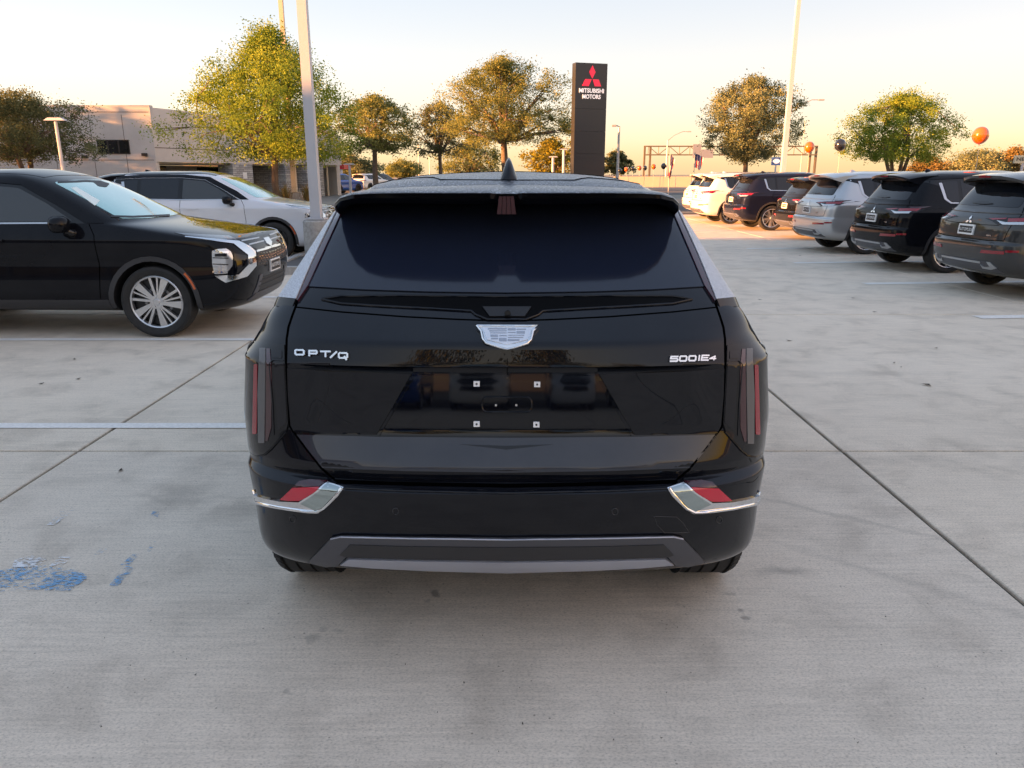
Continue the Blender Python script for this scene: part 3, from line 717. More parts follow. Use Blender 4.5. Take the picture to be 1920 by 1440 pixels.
LEDGE = paint('paint_black_sky_sheen', (.024, .029, .041), 0, .3)  # sky reflection on the bevel, put into a paler bluish base colour
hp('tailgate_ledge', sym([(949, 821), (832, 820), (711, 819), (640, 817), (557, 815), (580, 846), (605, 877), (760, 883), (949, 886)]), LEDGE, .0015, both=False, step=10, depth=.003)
# faint V crease under the recess
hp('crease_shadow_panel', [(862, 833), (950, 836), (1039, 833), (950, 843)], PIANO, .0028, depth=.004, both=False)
# badge
bd = hp('badge', round_poly([(894, 615), (1009, 616), (1000, 626), (996, 641), (990, 647), (951, 655), (912, 646), (906, 640), (903, 626)], 2), CHROME, .010, both=False, step=5)[0]
line3(HS, bd, 'badge_rim', [(894.5, 615.5), (1008.5, 616), (999, 626), (995, 641), (989, 646.5), (951, 654.5), (912, 646), (906, 640), (903, 626), (894.5, 615.5)], CHROME, rad=.0042, off=.011, both=False)
BADGE = mat('badge_pale_enamel', (.70, .76, .84), .3, .3, coat=1); BADGE2 = mat('badge_grey_enamel', (.36, .40, .47), .3, .4, coat=1)
hp('crest', [(906, 619.5), (997, 620), (990, 641), (951, 648.5), (913, 641)], BADGE, .0125, both=False, step=5, root=bd)
for (x0, y0, x1, y1) in [(915, 620.8, 950, 623.2), (918, 625, 950, 626.8), (919, 629, 950, 630.6), (920, 633, 934, 637), (936, 634, 950, 636), (921, 639, 934, 641), (936, 639, 950, 643.5),
                         (952, 621, 967, 625), (968.5, 622, 986, 624.2), (952, 628, 967, 630), (968.5, 626.5, 984, 631), (952, 633.5, 983, 634.8), (952, 637.2, 981, 638.8), (952, 641, 974, 643.2)]:
    hp('crest_tile', [(x0, y0), (x1, y0), (x1, y1), (x0, y1)], BADGE2, .0133, both=False, root=bd)
# lettering, from strokes; u,v cell 0..1
GLY = {'O': [[(.12, .0), (.88, 0), (1, .2), (1, .8), (.88, 1), (.12, 1), (0, .8), (0, .2), (.12, 0)]], 'P': [[(0, 1), (0, 0), (.9, 0), (1, .15), (1, .45), (.9, .6), (0, .6)]], 'T': [[(0, 0), (1, 0)], [(.5, 0), (.5, 1)]],
       '/': [[(1.05, -.02), (.35, 1.02)]], 'Q': [[(.12, .0), (.88, 0), (1, .2), (1, .8), (.88, 1), (.12, 1), (0, .8), (0, .2), (.12, 0)], [(.68, .7), (.88, 1.32)]],
       '5': [[(1, 0), (0.05, 0), (0.0, .45), (.88, .45), (1, .6), (1, .85), (.88, 1), (0, 1)]], '0': [[(.12, .0), (.88, 0), (1, .2), (1, .8), (.88, 1), (.12, 1), (0, .8), (0, .2), (.12, 0)]],
       'E': [[(1, 0), (0.06, 0), (0, 1), (.96, 1)], [(.03, .5), (.85, .5)]], '4': [[(.72, 1.), (.86, 0), (0, .66), (1, .66)]], 'I': [[(.5, 0), (.5, 1)]]}
def lettering(name, items, m, lean=0.):
    nm = empty(name, (0, 0, 0), 0, hero)
    for ch, x, y, w, h, sw in items:
        b = MB()
        for st in GLY[ch]:
            L = [(x + u * w - lean * v * h, y + v * h) for u, v in st]
            for i in range(len(L) - 1):
                a, c = Vector(L[i]), Vector(L[i + 1]); t = (c - a).normalized() * sw * .42
                q = patch_mesh(HS, 'l', strip_poly([tuple(a - t), tuple(c + t)], sw), 'cam', .009 + .0002 * i, depth=.007)
                b.add([v.co for v in q.vertices], [tuple(p.vertices) for p in q.polygons]); bpy.data.meshes.remove(q)
        mobj('letter', b.mesh('letter'), m, nm)
    return nm
LET = mat('bright_letter_chrome', (.86, .87, .88), .22, .85)
lettering('model_lettering', [('O', 557, 657.5, 15.5, 8.6, 3.2), ('P', 582.5, 658.6, 14, 8.8, 3.2), ('T', 604, 659.6, 17, 9.4, 3.2), ('/', 617, 660.6, 15, 9.6, 3.4), ('Q', 637.5, 662.3, 15.5, 9.2, 3.2)], LET)
lettering('trim_lettering', [('5', 1256, 669, 13, 8.6, 2.9), ('0', 1273, 668.6, 12.5, 8.6, 2.9), ('0', 1290, 668.2, 12.5, 8.6, 2.9), ('I', 1304.5, 667.6, 9, 8.8, 2.6), ('E', 1313.5, 667.4, 13, 8.6, 2.7), ('4', 1328.5, 669, 11, 6.6, 2.2)], LET, .12)
# tail lamps
TL = [(473, 641), (500, 642), (535, 647), (535.5, 678), (542, 792), (538, 807), (508, 842), (497, 851), (483, 853), (469, 847), (463, 835), (461, 760), (463, 693), (467, 652)]
TR = [(2 * MC - x, y) for x, y in TL]
for s_, lampr in enumerate(hp('tail_lamp', TL, SMOKE, .006, step=8)):
    kw = dict(both=False, mirror_only=bool(s_), root=lampr)
    hp('clear_light_guide', [(490, 654), (501, 654), (500.5, 740), (499, 830), (488, 830), (486.5, 738)], STRIPG, .0085, **kw)
    hp('red_light_guide', round_poly([(479.5, 682), (486, 682), (484.5, 813), (476.5, 813)], 3), RED, .008, **kw)
    hp('dark_red_light_guide', [(502.5, 655), (509, 655), (512, 700), (512, 800), (505, 826), (501, 826)], REDDK, .008, **kw)
    hp('reversing_lamp', round_poly([(512.5, 657), (531, 658.5), (531, 673), (513, 672)], 2), SMOKE2, .008, **kw)
    hp('side_lens', round_poly([(516, 682), (534.5, 681), (540.5, 790), (524, 807), (520, 760)], 3), SMOKE2, .0078, **kw)
    hp('lens_divider', strip_poly([(534, 677), (515, 676), (508, 682), (514, 760), (516, 815)], 1.8), SMOKE2, .009, **kw)
line3(HS, hero, 'lamp_lower_edge', [(462, 838), (469, 848), (483, 854.5), (497, 852.5), (508, 843.5), (538, 808.5)], P_HERO, rad=.003, off=.003)
# bumper: chrome wing, reflector, sensors, tow cover, skid trim
for s_, ch in enumerate(hp('chrome_trim', [(466.5, 921), (474, 926), (496, 933), (525, 938.5), (562, 940), (588, 924), (615, 905), (645, 915.5), (628, 935), (611, 953), (597, 960.5), (577, 960), (525, 953), (482, 944), (467.5, 936)], CHROME, .007, step=6)):
    hp('clear_reflector', [(566, 942), (590, 926), (615, 909), (638, 916), (607, 949), (594, 955)], mat('mirror_tint', (.42, .50, .50), .05, 1), .010, both=False, mirror_only=bool(s_), root=ch)
line3(HS, hero, 'chrome_edge', [(467, 934), (482, 941), (525, 949.5), (577, 956.5), (596, 957), (610, 950), (627, 933), (642, 916.5)], CHROME, rad=.0065, off=.007)
hp('red_reflector', [(526, 936), (550, 913.5), (600, 913.5), (594, 921), (577, 932), (562, 938), (542, 938)], REDREF, .005)
hp('dark_red_reflector', [(551, 912.8), (562, 903.5), (582, 900), (615, 902), (600.5, 912.8)], REDDK, .005)
line3(HS, hero, 'bumper_lip', sym([(648, 916), (760, 921), (949, 925)]), P_HERO, rad=.004, off=.001, both=False)
SENSR = mat('sensor_ring', (.035, .037, .042), .35)
for x, y in ((549, 973), (742, 958)):
    ring = [(x + 5.5 * math.cos(k * math.pi / 8), y + 6 * math.sin(k * math.pi / 8)) for k in range(17)]
    line3(HS, hero, 'parking_sensor', ring, SENSR, rad=.0016, off=.0008)
line3(HS, hero, 'tow_cover_edge', [(1226, 968), (1232, 984), (1246, 999), (1292, 998), (1280, 980), (1268, 969), (1226, 968)], SENSR, rad=.0012, off=.0004, both=False)
hp('skid_frame', sym([(949, 1008), (760, 1006), (640, 1003.5), (622, 1007.5), (600, 1030), (580, 1051), (612, 1059), (634, 1057), (650, 1041), (800, 1045), (949, 1047.5)]), SKIDGREY, .010, both=False, step=10)
hp('skid_mesh', sym([(949, 1022), (760, 1020), (658, 1017), (640, 1036), (650, 1040), (800, 1044), (949, 1046)]), CLAD, .0125, both=False, step=9)
hp('skid_strip', sym([(949, 1048), (800, 1046), (656, 1042.5), (640, 1053), (700, 1058), (800, 1063), (949, 1067)]), SKIDSILV, .016, both=False, step=9, depth=.03)
line3(HS, hero, 'skid_upper_edge', sym([(622, 1007), (640, 1003), (760, 1005.5), (949, 1008)]), SKIDSILV, rad=.003, off=.010, both=False)
# roof: dewy panel, seams, fin, spoiler
rp = []
for k in range(13):
    t = k / 12; rp.append((-.60 + 1.2 * t, .92))
part(HS, hero, 'roof_panel', [(-.555, .86), (.555, .86), (.575, 1.3), (.56, 2.3), (.5, 2.44), (-.5, 2.44), (-.56, 2.3), (-.575, 1.3)], DEW, 'top', .004, both=False, step=.05)
def zroof(x, y):
    l, n = HS.ray('top', x, y); return l.z
ST = [(0, 2.745, 1.583), (.035, 2.745, 1.583), (.055, 2.722, 1.586), (.20, 2.722, 1.586), (.36, 2.728, 1.586), (.48, 2.74, 1.584), (.55, 2.762, 1.579), (.60, 2.80, 1.566), (.632, 2.855, 1.545), (.648, 2.92, 1.522)]
ST = [(-x, d, z) for x, d, z in reversed(ST[1:])] + ST
top_b, face_b = MB(), MB(); nst = len(ST); tv, fv = [], []
for x, d, z in ST:
    yr = d - HY; ye = 3.16 - HY - .06 * (abs(x) / .65) ** 2; ze = zroof(x * .9, ye) + .005; h = .020 * (1 - (abs(x) / .72) ** 4)
    tv.append([(x, yr, z), (x, yr + .012, z + .005), (x, (yr + ye) / 2, (z + ze) / 2 + .012), (x, ye, ze), (x, ye + .02, ze - .012)])
    fv.append([(x, yr, z - .0005), (x, yr + .010, z - h), (x, yr + .10, z - h - .022), (x, ye, z - h - .03), (x, ye + .02, ze - .014)])
for B, rowsv in ((top_b, tv), (face_b, fv)):
    m_ = len(rowsv[0])
    B.add([p for r_ in rowsv for p in r_], [(i * m_ + j, (i + 1) * m_ + j, (i + 1) * m_ + j + 1, i * m_ + j + 1) for i in range(nst - 1) for j in range(m_ - 1)])
sp = mobj('spoiler', face_b.mesh('spoiler', True, 40), GLOSSBLK, hero)
mobj('spoiler_top', top_b.mesh('spoiler_top', True, 40), DEW, sp)
b = MB(); 
for k in range(4):
    x0, x1, w0, w1 = (-.026 + k * .0133), (-.034 + k * .0175), .0118, .0155; ya, yb = 2.744 - HY, 2.80 - HY
    b.add([(x1, ya + .012, 1.512), (x1 + w1, ya + .012, 1.512), (x1 + w1, yb, 1.512), (x1, yb, 1.512), (x0, ya, 1.574), (x0 + w0, ya, 1.574), (x0 + w0, yb, 1.574), (x0, yb, 1.574)], [(0, 3, 2, 1), (4, 5, 6, 7), (0, 1, 5, 4), (1, 2, 6, 5), (2, 3, 7, 6), (3, 0, 4, 7)])
mobj('brake_lamp', b.mesh('bl'), mat('brake_lens', (.05, .003, .008), .3, 0, coat=.2), sp)
for ln in ([(745, 329), (800, 326), (880, 324), (950, 323.5), (1030, 324), (1110, 327.5), (1160, 330)], [(700, 343.5), (735, 340), (800, 334.5), (813, 335), (826, 339), (950, 340), (1077, 340), (1090, 337), (1103, 335.5), (1160, 340), (1200, 344)]):
    pts_ = [HS.ray('cam', *p) for p in ln]
    mobj('roof_seam', MB().tube([tuple(l + n * .0045) for l, n in pts_], .003, 6).mesh('s'), SEAM, hero)
# shark fin aerial
f0 = at(952, 331, 3.30); fx = f0.x - CX; b = MB(); secs = []
for y, w, h in ((1.00, .030, .004), (1.012, .036, .035), (1.05, .036, .082), (1.07, .036, .092), (1.10, .034, .080), (1.18, .026, .035), (1.25, .012, .006)):
    z0 = zroof(fx, y) - .004; secs.append([(fx - w, y, z0), (fx - w * .85, y, z0 + h * .25), (fx - w * .28, y, z0 + h * .85), (fx, y, z0 + h), (fx + w * .28, y, z0 + h * .85), (fx + w * .85, y, z0 + h * .25), (fx + w, y, z0)])
b.add([p for s_ in secs for p in s_], [(i * 7 + j, i * 7 + j + 1, i * 7 + 8 + j, i * 7 + 7 + j) for i in range(6) for j in range(6)] + [tuple(range(7))[::-1]])
mobj('roof_aerial', b.mesh('fin', True, 50, True), P_HERO, hero)
# sides and front (hardly seen from here)
part(HS, hero, 'side_window', round_poly([(hy(5.3), 1.19), (hy(4.75), 1.46), (hy(4.2), 1.53), (hy(3.5), 1.50), (hy(3.1), 1.36), (hy(3.2), 1.22)], .05), GLASS, 'side', .004)
part(HS, hero, 'windshield', [(-.64, 1.18), (.64, 1.18), (.52, 1.55), (-.52, 1.55)], GLASS, 'front', .004, both=False)
part(HS, hero, 'head_lamp', round_poly([(.62, .62), (.80, .62), (.84, .90), (.68, .92)], .03), CLEAR, 'front', .004)
part(HS, hero, 'grille', [(-.5, .60), (.5, .60), (.56, .86), (-.56, .86)], GLOSSBLK, 'front', .004, both=False)
for y in (hy(4.15), hy(5.25)): part(HS, hero, 'panel_gap', strip_poly([(y, 1.17), (y, .40)], .006), SEAM, 'side', .0015, depth=.004)
part(HS, hero, 'sill_cladding', [(HAX[0] + .47, .30), (HAX[1] - .47, .30), (HAX[1] - .47, .40), (HAX[0] + .47, .40)], CLAD, 'side', .006)
def mirror_mesh(x, y, z, s):
    b = MB(); secs = []
    for t, ry, rz in ((0, .03, .03), (.02, .075, .065), (.09, .095, .085), (.16, .085, .08), (.20, .06, .055), (.215, .02, .02)):
        secs.append([(s * (x + t), y + ry * math.copysign(abs(math.cos(a)) ** .7, math.cos(a)) - (.02 if False else 0), z + rz * math.copysign(abs(math.sin(a)) ** .8, math.sin(a))) for a in [k * math.pi / 8 for k in range(16)]])
    b.add([p for q in secs for p in q], [(i * 16 + k, i * 16 + (k + 1) % 16, i * 16 + 16 + (k + 1) % 16, i * 16 + 16 + k) for i in range(5) for k in range(16)] + [tuple(range(15, -1, -1)), tuple(range(80, 96))])
    return b.mesh('mirror', True, 60, True)
for s_ in (1, -1): mobj('door_mirror', mirror_mesh(.85, hy(5.12), 1.16, s_), GLOSSBLK, hero)

# ------------------------------------------------------------------ the parked SUVs (one shape, several paints)
R3 = 3.7
sr = [(.75, .25, 4.2, .24, 0., .4, .4, 3), (.45, .25, 4.35, .24, .74, .4, .4, 3), (.14, .31, 4.56, .27, .85, .42, .45, 3), (.05, .40, 4.64, .36, .925, .42, .42, 3.2), (.01, .52, 4.69, .50, .932, .42, .42, 3.6), (.0, .66, 4.71, .64, .924, .42, .42, R3),
      (.005, .735, 4.71, .74, .918, .42, .42, R3), (.055, .765, 4.705, .80, .917, .38, .42, R3), (.06, .93, 4.67, .905, .931, .38, .42, R3), (.085, 1.02, 4.60, 1.0, .928, .40, .46, R3), (.10, 1.065, 4.50, 1.032, .916, .42, .56, 3), (.15, 1.125, 4.15, 1.088, .893, .42, .62, 3),
      (.20, 1.175, 3.56, 1.165, .862, .40, .42, 3), (.25, 1.25, 3.36, 1.26, .825, .36, .36, 3), (.36, 1.41, 3.02, 1.44, .752, .32, .34, 3), (.45, 1.53, 2.76, 1.565, .695, .30, .32, 3), (.52, 1.605, 2.58, 1.635, .64, .28, .30, 2.8),
      (.64, 1.655, 2.42, 1.675, .55, .26, .26, 2.5), (.9, 1.69, 2.3, 1.70, .36, .2, .2, 2.2), (1.1, 1.705, 2.2, 1.708, .16, .12, .12, 2.2), (1.15, 1.708, 2.15, 1.71, 0, .1, .1, 2.2)]
o_, sfull = body_mesh('body', sr, {6: .6, 7: .6, 9: .75, 10: .3, 12: .45}, sub=3)
SAX = (1.03, 3.74)
BLK_LOC = (-3.68 - 3.74, 8.68, 0)         # nearest black SUV: nose to the right, heading +x
BM = Matrix.Translation(BLK_LOC) @ Matrix.Rotation(R(-90), 4, 'Z')
SS = Surf(sfull, BM)
sbody = cut_arches(o_, sfull, 'body', P_BLACK, [(y, .37) for y in SAX], .425)
suv = empty('black_suv', BLK_LOC, R(-90))
tag(suv, 'black SUV with silver wheels and chrome nose at the left edge of the photo', 'car')
mobj('body', sbody, None, suv)
def vp(name, poly, m, proj, off=.003, **kw): return part(SS, kw.pop('root', suv), name, poly, m, proj, off, **kw)
# roof, glass
vp('roof', [(-.56, .62), (.56, .62), (.60, 1.2), (.585, 2.3), (.52, 2.56), (-.52, 2.56), (-.585, 2.3), (-.60, 1.2)], P_BLACK, 'top', .003, both=False, step=.07)
vp('roof_rail', [(3.28, 1.168), (3.05, 1.32), (2.5, 1.59), (2.0, 1.635), (1.2, 1.635), (.6, 1.60), (.50, 1.54), (.62, 1.55), (1.2, 1.577), (1.95, 1.582), (2.42, 1.542), (2.80, 1.348), (3.12, 1.17)], P_BLACK, 'side', .006, step=.035)
vp('windshield', round_poly([(-.70, 1.205), (-.35, 1.19), (.35, 1.19), (.70, 1.205), (.575, 1.565), (.25, 1.585), (-.25, 1.585), (-.575, 1.565)], .04), WSHIELD, 'front', .004, both=False, step=.05)
vp('glazing_band', [(3.10, 1.165), (2.80, 1.34), (2.42, 1.535), (1.95, 1.575), (1.2, 1.57), (.62, 1.545), (.48, 1.52), (.60, 1.50), (.78, 1.45), (.86, 1.24), (.95, 1.175), (1.9, 1.155)], GLOSSBLK, 'side', .003, step=.05)
vp('front_window', round_poly([(2.98, 1.185), (2.70, 1.36), (2.40, 1.51), (1.99, 1.545), (1.99, 1.18)], .03), GLASS_F, 'side', .0055, step=.05)
vp('rear_window', round_poly([(1.91, 1.18), (1.91, 1.548), (1.16, 1.54), (1.16, 1.185)], .03), GLASS, 'side', .0055, step=.05)
vp('quarter_window', round_poly([(1.10, 1.19), (1.10, 1.535), (.845, 1.52), (.905, 1.24), (.965, 1.195)], .03), GLASS, 'side', .0055, step=.05)
vp('window_trim', [(.775, 1.50), (.83, 1.505), (.885, 1.245), (.96, 1.185), (1.9, 1.172), (2.95, 1.178), (2.95, 1.163), (1.9, 1.157), (.94, 1.166), (.84, 1.235)], SATIN, 'side', .008, step=.05)
vp('back_window', round_poly([(-.66, 1.215), (.66, 1.215), (.575, 1.54), (-.575, 1.54)], .05), GLASS, 'rear', .004, both=False, step=.05)
# shut lines, handles, cladding
for ln in ([(3.14, 1.16), (3.20, 1.05), (3.215, .75), (3.18, .40)], [(1.95, 1.155), (1.95, .40)], [(1.06, 1.165), (.98, .98), (1.10, .86), (1.40, .62), (1.50, .40)]):
    vp('panel_gap', strip_poly(ln, .008), SEAM, 'side', .0012, depth=.004)
for y in (2.18, 1.20): vp('door_handle', round_poly([(y - .11, .985), (y + .11, .98), (y + .11, 1.015), (y - .11, 1.018)], .012), P_BLACK, 'side', .022, depth=.03)
for y in SAX:
    arc = [(y + .475 * math.cos(t), .37 + .475 * math.sin(t)) for t in [R(-9) + R(198) * k / 18 for k in range(19)]] + [(y + .424 * math.cos(t), .37 + .424 * math.sin(t)) for t in [R(187) - R(194) * k / 18 for k in range(19)]]
    vp('arch_cladding', arc, CLAD, 'side', .009, step=.05)
vp('sill_cladding', [(SAX[0] + .48, .29), (SAX[1] - .48, .29), (SAX[1] - .48, .40), (SAX[0] + .48, .40)], CLAD, 'side', .006, step=.08)
for s_ in (1, -1):
    mr = mobj('door_mirror', mirror_mesh(.90, 2.92, 1.165, s_), P_BLACK, suv)
    mobj('mirror_stalk', MB().tube([(s_ * .84, 3.0, 1.06), (s_ * .93, 2.97, 1.08), (s_ * .99, 2.94, 1.12)], [.05, .04, .03], 8).mesh('st', True, 60), GLOSSBLK, mr)
# front end, read off the nearest black SUV
def cp(name, poly, m, off=.003, **kw): return vp(name, poly, m, 'cam', off, step=kw.pop('step', 4), **kw)
for s_, hl in enumerate(cp('head_lamp', round_poly([(397.5, 470), (408, 467), (424, 466), (433, 472), (436, 480), (436, 498), (424, 513), (402, 514), (398, 493)], 2), CLEAR, .006)):
    for k, (y0, y1) in enumerate(((470, 474), (482, 484), (494, 496), (508, 511))): cp('lamp_bar', [(399, y0), (428, y0 + 1), (428, y1 + 1), (399, y1)], LAMPIN if k in (1, 2) else CHROME, .0085, both=False, mirror_only=bool(s_), root=hl)
    cp('lamp_cell', [(403, 476), (425, 475), (425, 481), (403, 481)], SMOKE2, .008, both=False, mirror_only=bool(s_), root=hl)
cp('running_lamp', [(327, 436.5), (383, 440), (430, 442), (446, 450.5), (400, 447.5), (350, 442)], LAMPIN, .004)
cp('chrome_nose_trim', [(347, 443.5), (400, 448.5), (447, 452), (468, 462), (478, 471), (480, 498), (463, 518), (423, 530), (402, 517), (447, 515), (464, 497), (464, 478), (437, 457), (395, 451), (347, 445)], CHROME, .009)
cp('bumper_insert', [(438, 475), (462, 479), (462, 496), (446, 512), (437, 512), (440, 497)], PIANO, .004)
cp('upper_grille', [(445, 450), (487, 434), (503, 437), (516, 455), (482, 468)], GLOSSBLK, .004, step=4)
for a_ in ([(452, 452), (485, 446)], [(466, 459), (494, 452)]): cp('grille_bar', strip_poly(a_, 2.6), SATIN, .009)
cp('grille_frame', strip_poly([(480, 471), (500, 466), (517, 459)], 3.6), CHROME, .011)
gr_ = cp('mesh_grille', [(482, 474), (518, 462), (520, 492), (482, 498)], MATTE, .004)
for s_, g_ in enumerate(gr_):
    for k in range(5):
        for j in range(7):
            x = 484 + j * 5.2 + (2.6 if k % 2 else 0); y = 477 + k * 4.4 - (x - 482) * .22 * (1 - k / 9)
            if x < 516: cp('grille_cell', [(x - 2, y), (x, y - 1.4), (x + 2, y), (x, y + 1.4)], SMOKE2, .006, both=False, mirror_only=bool(s_), root=g_)
# centre-line items
def fp(name, poly, m, off=.004, **kw): return vp(name, poly, m, 'front', off, both=kw.pop('both', False), **kw)
em = fp('nose_emblem', [(-.09, .955), (.09, .955), (.10, .90), (.0, .86), (-.10, .90)], CHROME, .014)[0]
pl = fp('number_plate', [(-.17, .60), (.17, .60), (.17, .73), (-.17, .73)], WHITEP, .022, depth=.02)[0]
fp('plate_face', [(-.155, .615), (.155, .615), (.155, .715), (-.155, .715)], BLACKP, .0235, depth=.002, root=pl)
TXT_PLATE = text_mesh('AUTOPLEX', .062, .0008)
def plate_text(parent, loc, rx, rz):
    o = mobj('plate_lettering', TXT_PLATE, WHITEP, parent, loc); o.rotation_euler = (rx, 0, rz); return o
l_, n_v = SS.ray('front', 0, .665); plate_text(pl, l_ + n_v * .027, R(90), R(180))
fp('lower_grille', [(-.52, .42), (.52, .42), (.40, .565), (-.40, .565)], MATTE, .004)
for z in (.47, .52): fp('lower_grille_bar', [(-.48, z), (.48, z), (.48, z + .016), (-.48, z + .016)], CLAD, .010)
fp('front_skid', [(-.60, .34), (.60, .34), (.50, .41), (-.50, .41)], SKIDGREY, .010)
fp('bumper_wing', [(.46, .42), (.56, .40), (.48, .60), (.40, .60)], SKIDGREY, .009, both=True)
vp('marker_lamp', strip_poly([(3.74 + .452 * math.cos(R(a)), .37 + .452 * math.sin(R(a))) for a in (42, 34, 26, 18)], .022), AMBER, 'side', .014)
vp('rear_marker_lamp', strip_poly([(.10, .66), (.22, .665)], .03), RED, 'side', .005)
# rear end
def rp_(name, poly, m, off=.004, both=False, **kw): return vp(name, poly, m, 'rear', off, both=both, **kw)
for s_, tl in enumerate(rp_('tail_lamp', [(.30, 1.058), (.45, 1.075), (.66, 1.09), (.905, 1.098), (.915, 1.02), (.70, .995), (.58, .99), (.46, 1.03)], SMOKE2, .007, True, step=.03)):
    kw = dict(mirror_only=bool(s_), root=tl)
    rp_('red_segment', [(.66, 1.075), (.895, 1.09), (.905, 1.045), (.70, 1.032)], RED, .011, step=.02, **kw); rp_('clear_segment', [(.52, 1.045), (.68, 1.026), (.88, 1.038), (.88, 1.008), (.66, .998)], CLEAR, .011, step=.02, **kw)
    rp_('thin_segment', [(.36, 1.063), (.64, 1.082), (.64, 1.066), (.46, 1.046)], RED, .011, step=.02, **kw)
vp('side_tail_lamp', [(.28, 1.112), (.62, 1.125), (.40, 1.085), (.36, 1.04), (.26, 1.02)], REDDK, 'side', .005, step=.03)
line3(SS, suv, 'tailgate_edge', [(-.86, 1.145), (-.5, 1.135), (0, 1.13), (.5, 1.135), (.86, 1.145)], P_BLACK, 'rear', .012, .0, both=False)
for ln in ([(.70, 1.22), (.76, 1.12), (.77, .98), (.73, .80)], ): rp_('panel_gap', strip_poly(ln, .008), SEAM, .0015, True, depth=.004)
rp_('panel_gap', strip_poly([(-.73, .792), (-.5, .775), (.5, .775), (.73, .792)], .010), SEAM, .0015, depth=.004)
rp_('panel_gap', strip_poly([(-.60, .985), (-.3, .975), (.3, .975), (.60, .985)], .007), SEAM, .0015, depth=.004)
for k_, tri in enumerate(([(0, 1.085), (.022, 1.052), (0, 1.019), (-.022, 1.052)], [(-.004, 1.016), (-.048, 1.016), (-.070, .985), (-.026, .985)], [(.004, 1.016), (.048, 1.016), (.070, .985), (.026, .985)])): rp_('rear_emblem', tri, CHROME, .010)
pl = rp_('rear_plate', [(-.17, .825), (.17, .825), (.17, .965), (-.17, .965)], WHITEP, .020, depth=.02)[0]
rp_('plate_face', [(-.145, .85), (.145, .85), (.145, .94), (-.145, .94)], BLACKP, .0215, depth=.002, root=pl)
l_, n_v = SS.ray('rear', 0, .893); plate_text(pl, l_ + n_v * .025, R(88), 0)
rp_('grade_badge', [(.44, .835), (.52, .835), (.52, .852), (.44, .852)], CHROME, .008)
rp_('red_reflector', [(.44, .605), (.80, .62), (.80, .66), (.46, .65)], RED, .009, True, step=.02)
rp_('rear_skid', [(-.74, .36), (.74, .36), (.62, .50), (-.62, .50)], SKIDGREY, .006, step=.05)
rp_('skid_accent', [(-.44, .465), (.44, .465), (.44, .49), (-.44, .49)], SATIN, .012)
rp_('skid_accent', [(.46, .40), (.60, .40), (.70, .43), (.62, .50), (.56, .50), (.60, .44), (.50, .425), (.44, .45)], SATIN, .014, True)
wp = rp_('rear_wiper', [(-.24, 1.245), (-.10, 1.275), (.05, 1.275), (.20, 1.25), (.06, 1.235), (-.08, 1.235)], GLOSSBLK, .016)[0]
# rear spoiler with brake lamp
b = MB(); rows_ = []
for x in (-.63, -.60, -.52, -.3, 0, .3, .52, .60, .63):
    k = (abs(x) / .63) ** 4; yr = .20 + .10 * k; z = 1.632 - .055 * k - .012 * (x / .6) ** 2; l_, n_v = SS.ray('top', x * .96, .80); ze = l_.z + .004
    rows_.append([(x, yr, z), (x, yr + .25, (z + ze) / 2 + .014), (x, .80, ze), (x, .82, ze - .03), (x, .50, z - .09), (x, yr + .10, z - .065), (x, yr + .01, z - .035)])
b.add([p for r_ in rows_ for p in r_], [(i * 7 + j, (i + 1) * 7 + j, (i + 1) * 7 + (j + 1) % 7, i * 7 + (j + 1) % 7) for i in range(8) for j in range(7)] + [tuple(range(6, -1, -1)), tuple(56 + k for k in range(7))])
spl = mobj('rear_spoiler', b.mesh('sp', True, 35, True), P_BLACK, suv)
mobj('brake_lamp', MB().box(-.12, .12, .197, .23, 1.600, 1.622).mesh('bl'), RED, spl)
mobj('spoiler_underside', MB().box(-.55, .55, .30, .52, 1.535, 1.560).mesh('u'), GLOSSBLK, spl)
l_, n_v = SS.ray('top', 0, .95); b = MB(); secs = []
for y, w, h in ((.93, .03, .01), (.95, .035, .055), (1.0, .03, .045), (1.10, .012, .006)):
    z0 = l_.z - .006; secs.append([(-w, y, z0), (-w * .4, y, z0 + h * .8), (0, y, z0 + h), (w * .4, y, z0 + h * .8), (w, y, z0)])
b.add([p for q in secs for p in q], [(i * 5 + j, i * 5 + j + 1, i * 5 + 6 + j, i * 5 + 5 + j) for i in range(3) for j in range(4)] + [(4, 3, 2, 1, 0)])
mobj('roof_aerial', b.mesh('fin', True, 60, True), P_BLACK, suv)

PROTO = [c for c in suv.children]
def dup_suv(name, label, group, x, y, rz, pm, wheels, roofm=None, lamps=True, only=None, scale=1., cladm=None):
    r = empty(name, (x, y, 0), rz); tag(r, label, 'car', group); r.scale = (scale,) * 3
    def cp_(o, par):
        c = o.copy(); COL.objects.link(c); c.parent = par
        if c.data.materials and c.data.materials[0] is P_BLACK:
            m_ = roofm if (roofm and o.name.split('.')[0] in ('roof', 'roof_rail', 'rear_spoiler', 'roof_aerial', 'door_mirror')) else pm
            c.material_slots[0].link = 'OBJECT'; c.material_slots[0].material = m_
        elif cladm and c.data.materials and c.data.materials[0] is CLAD:
            c.material_slots[0].link = 'OBJECT'; c.material_slots[0].material = cladm
        for ch in o.children: cp_(ch, c)
    for o in PROTO:
        if only and o.name.split('.')[0] not in only: continue
        cp_(o, r)
    add_wheels(r, wheels, SAX, .80); return r
GL, GRW = 'SUVs parked nose out on the left', 'SUVs parked in the row on the right'
dup_suv('white_suv', 'silvery white SUV with black roof and black wheels behind the nearest black SUV', GL, -8.42, 16.05, R(-90), P_WHITE2, 'dark', P_BLACK)
tag(suv, group=GL)
xr = 6.42
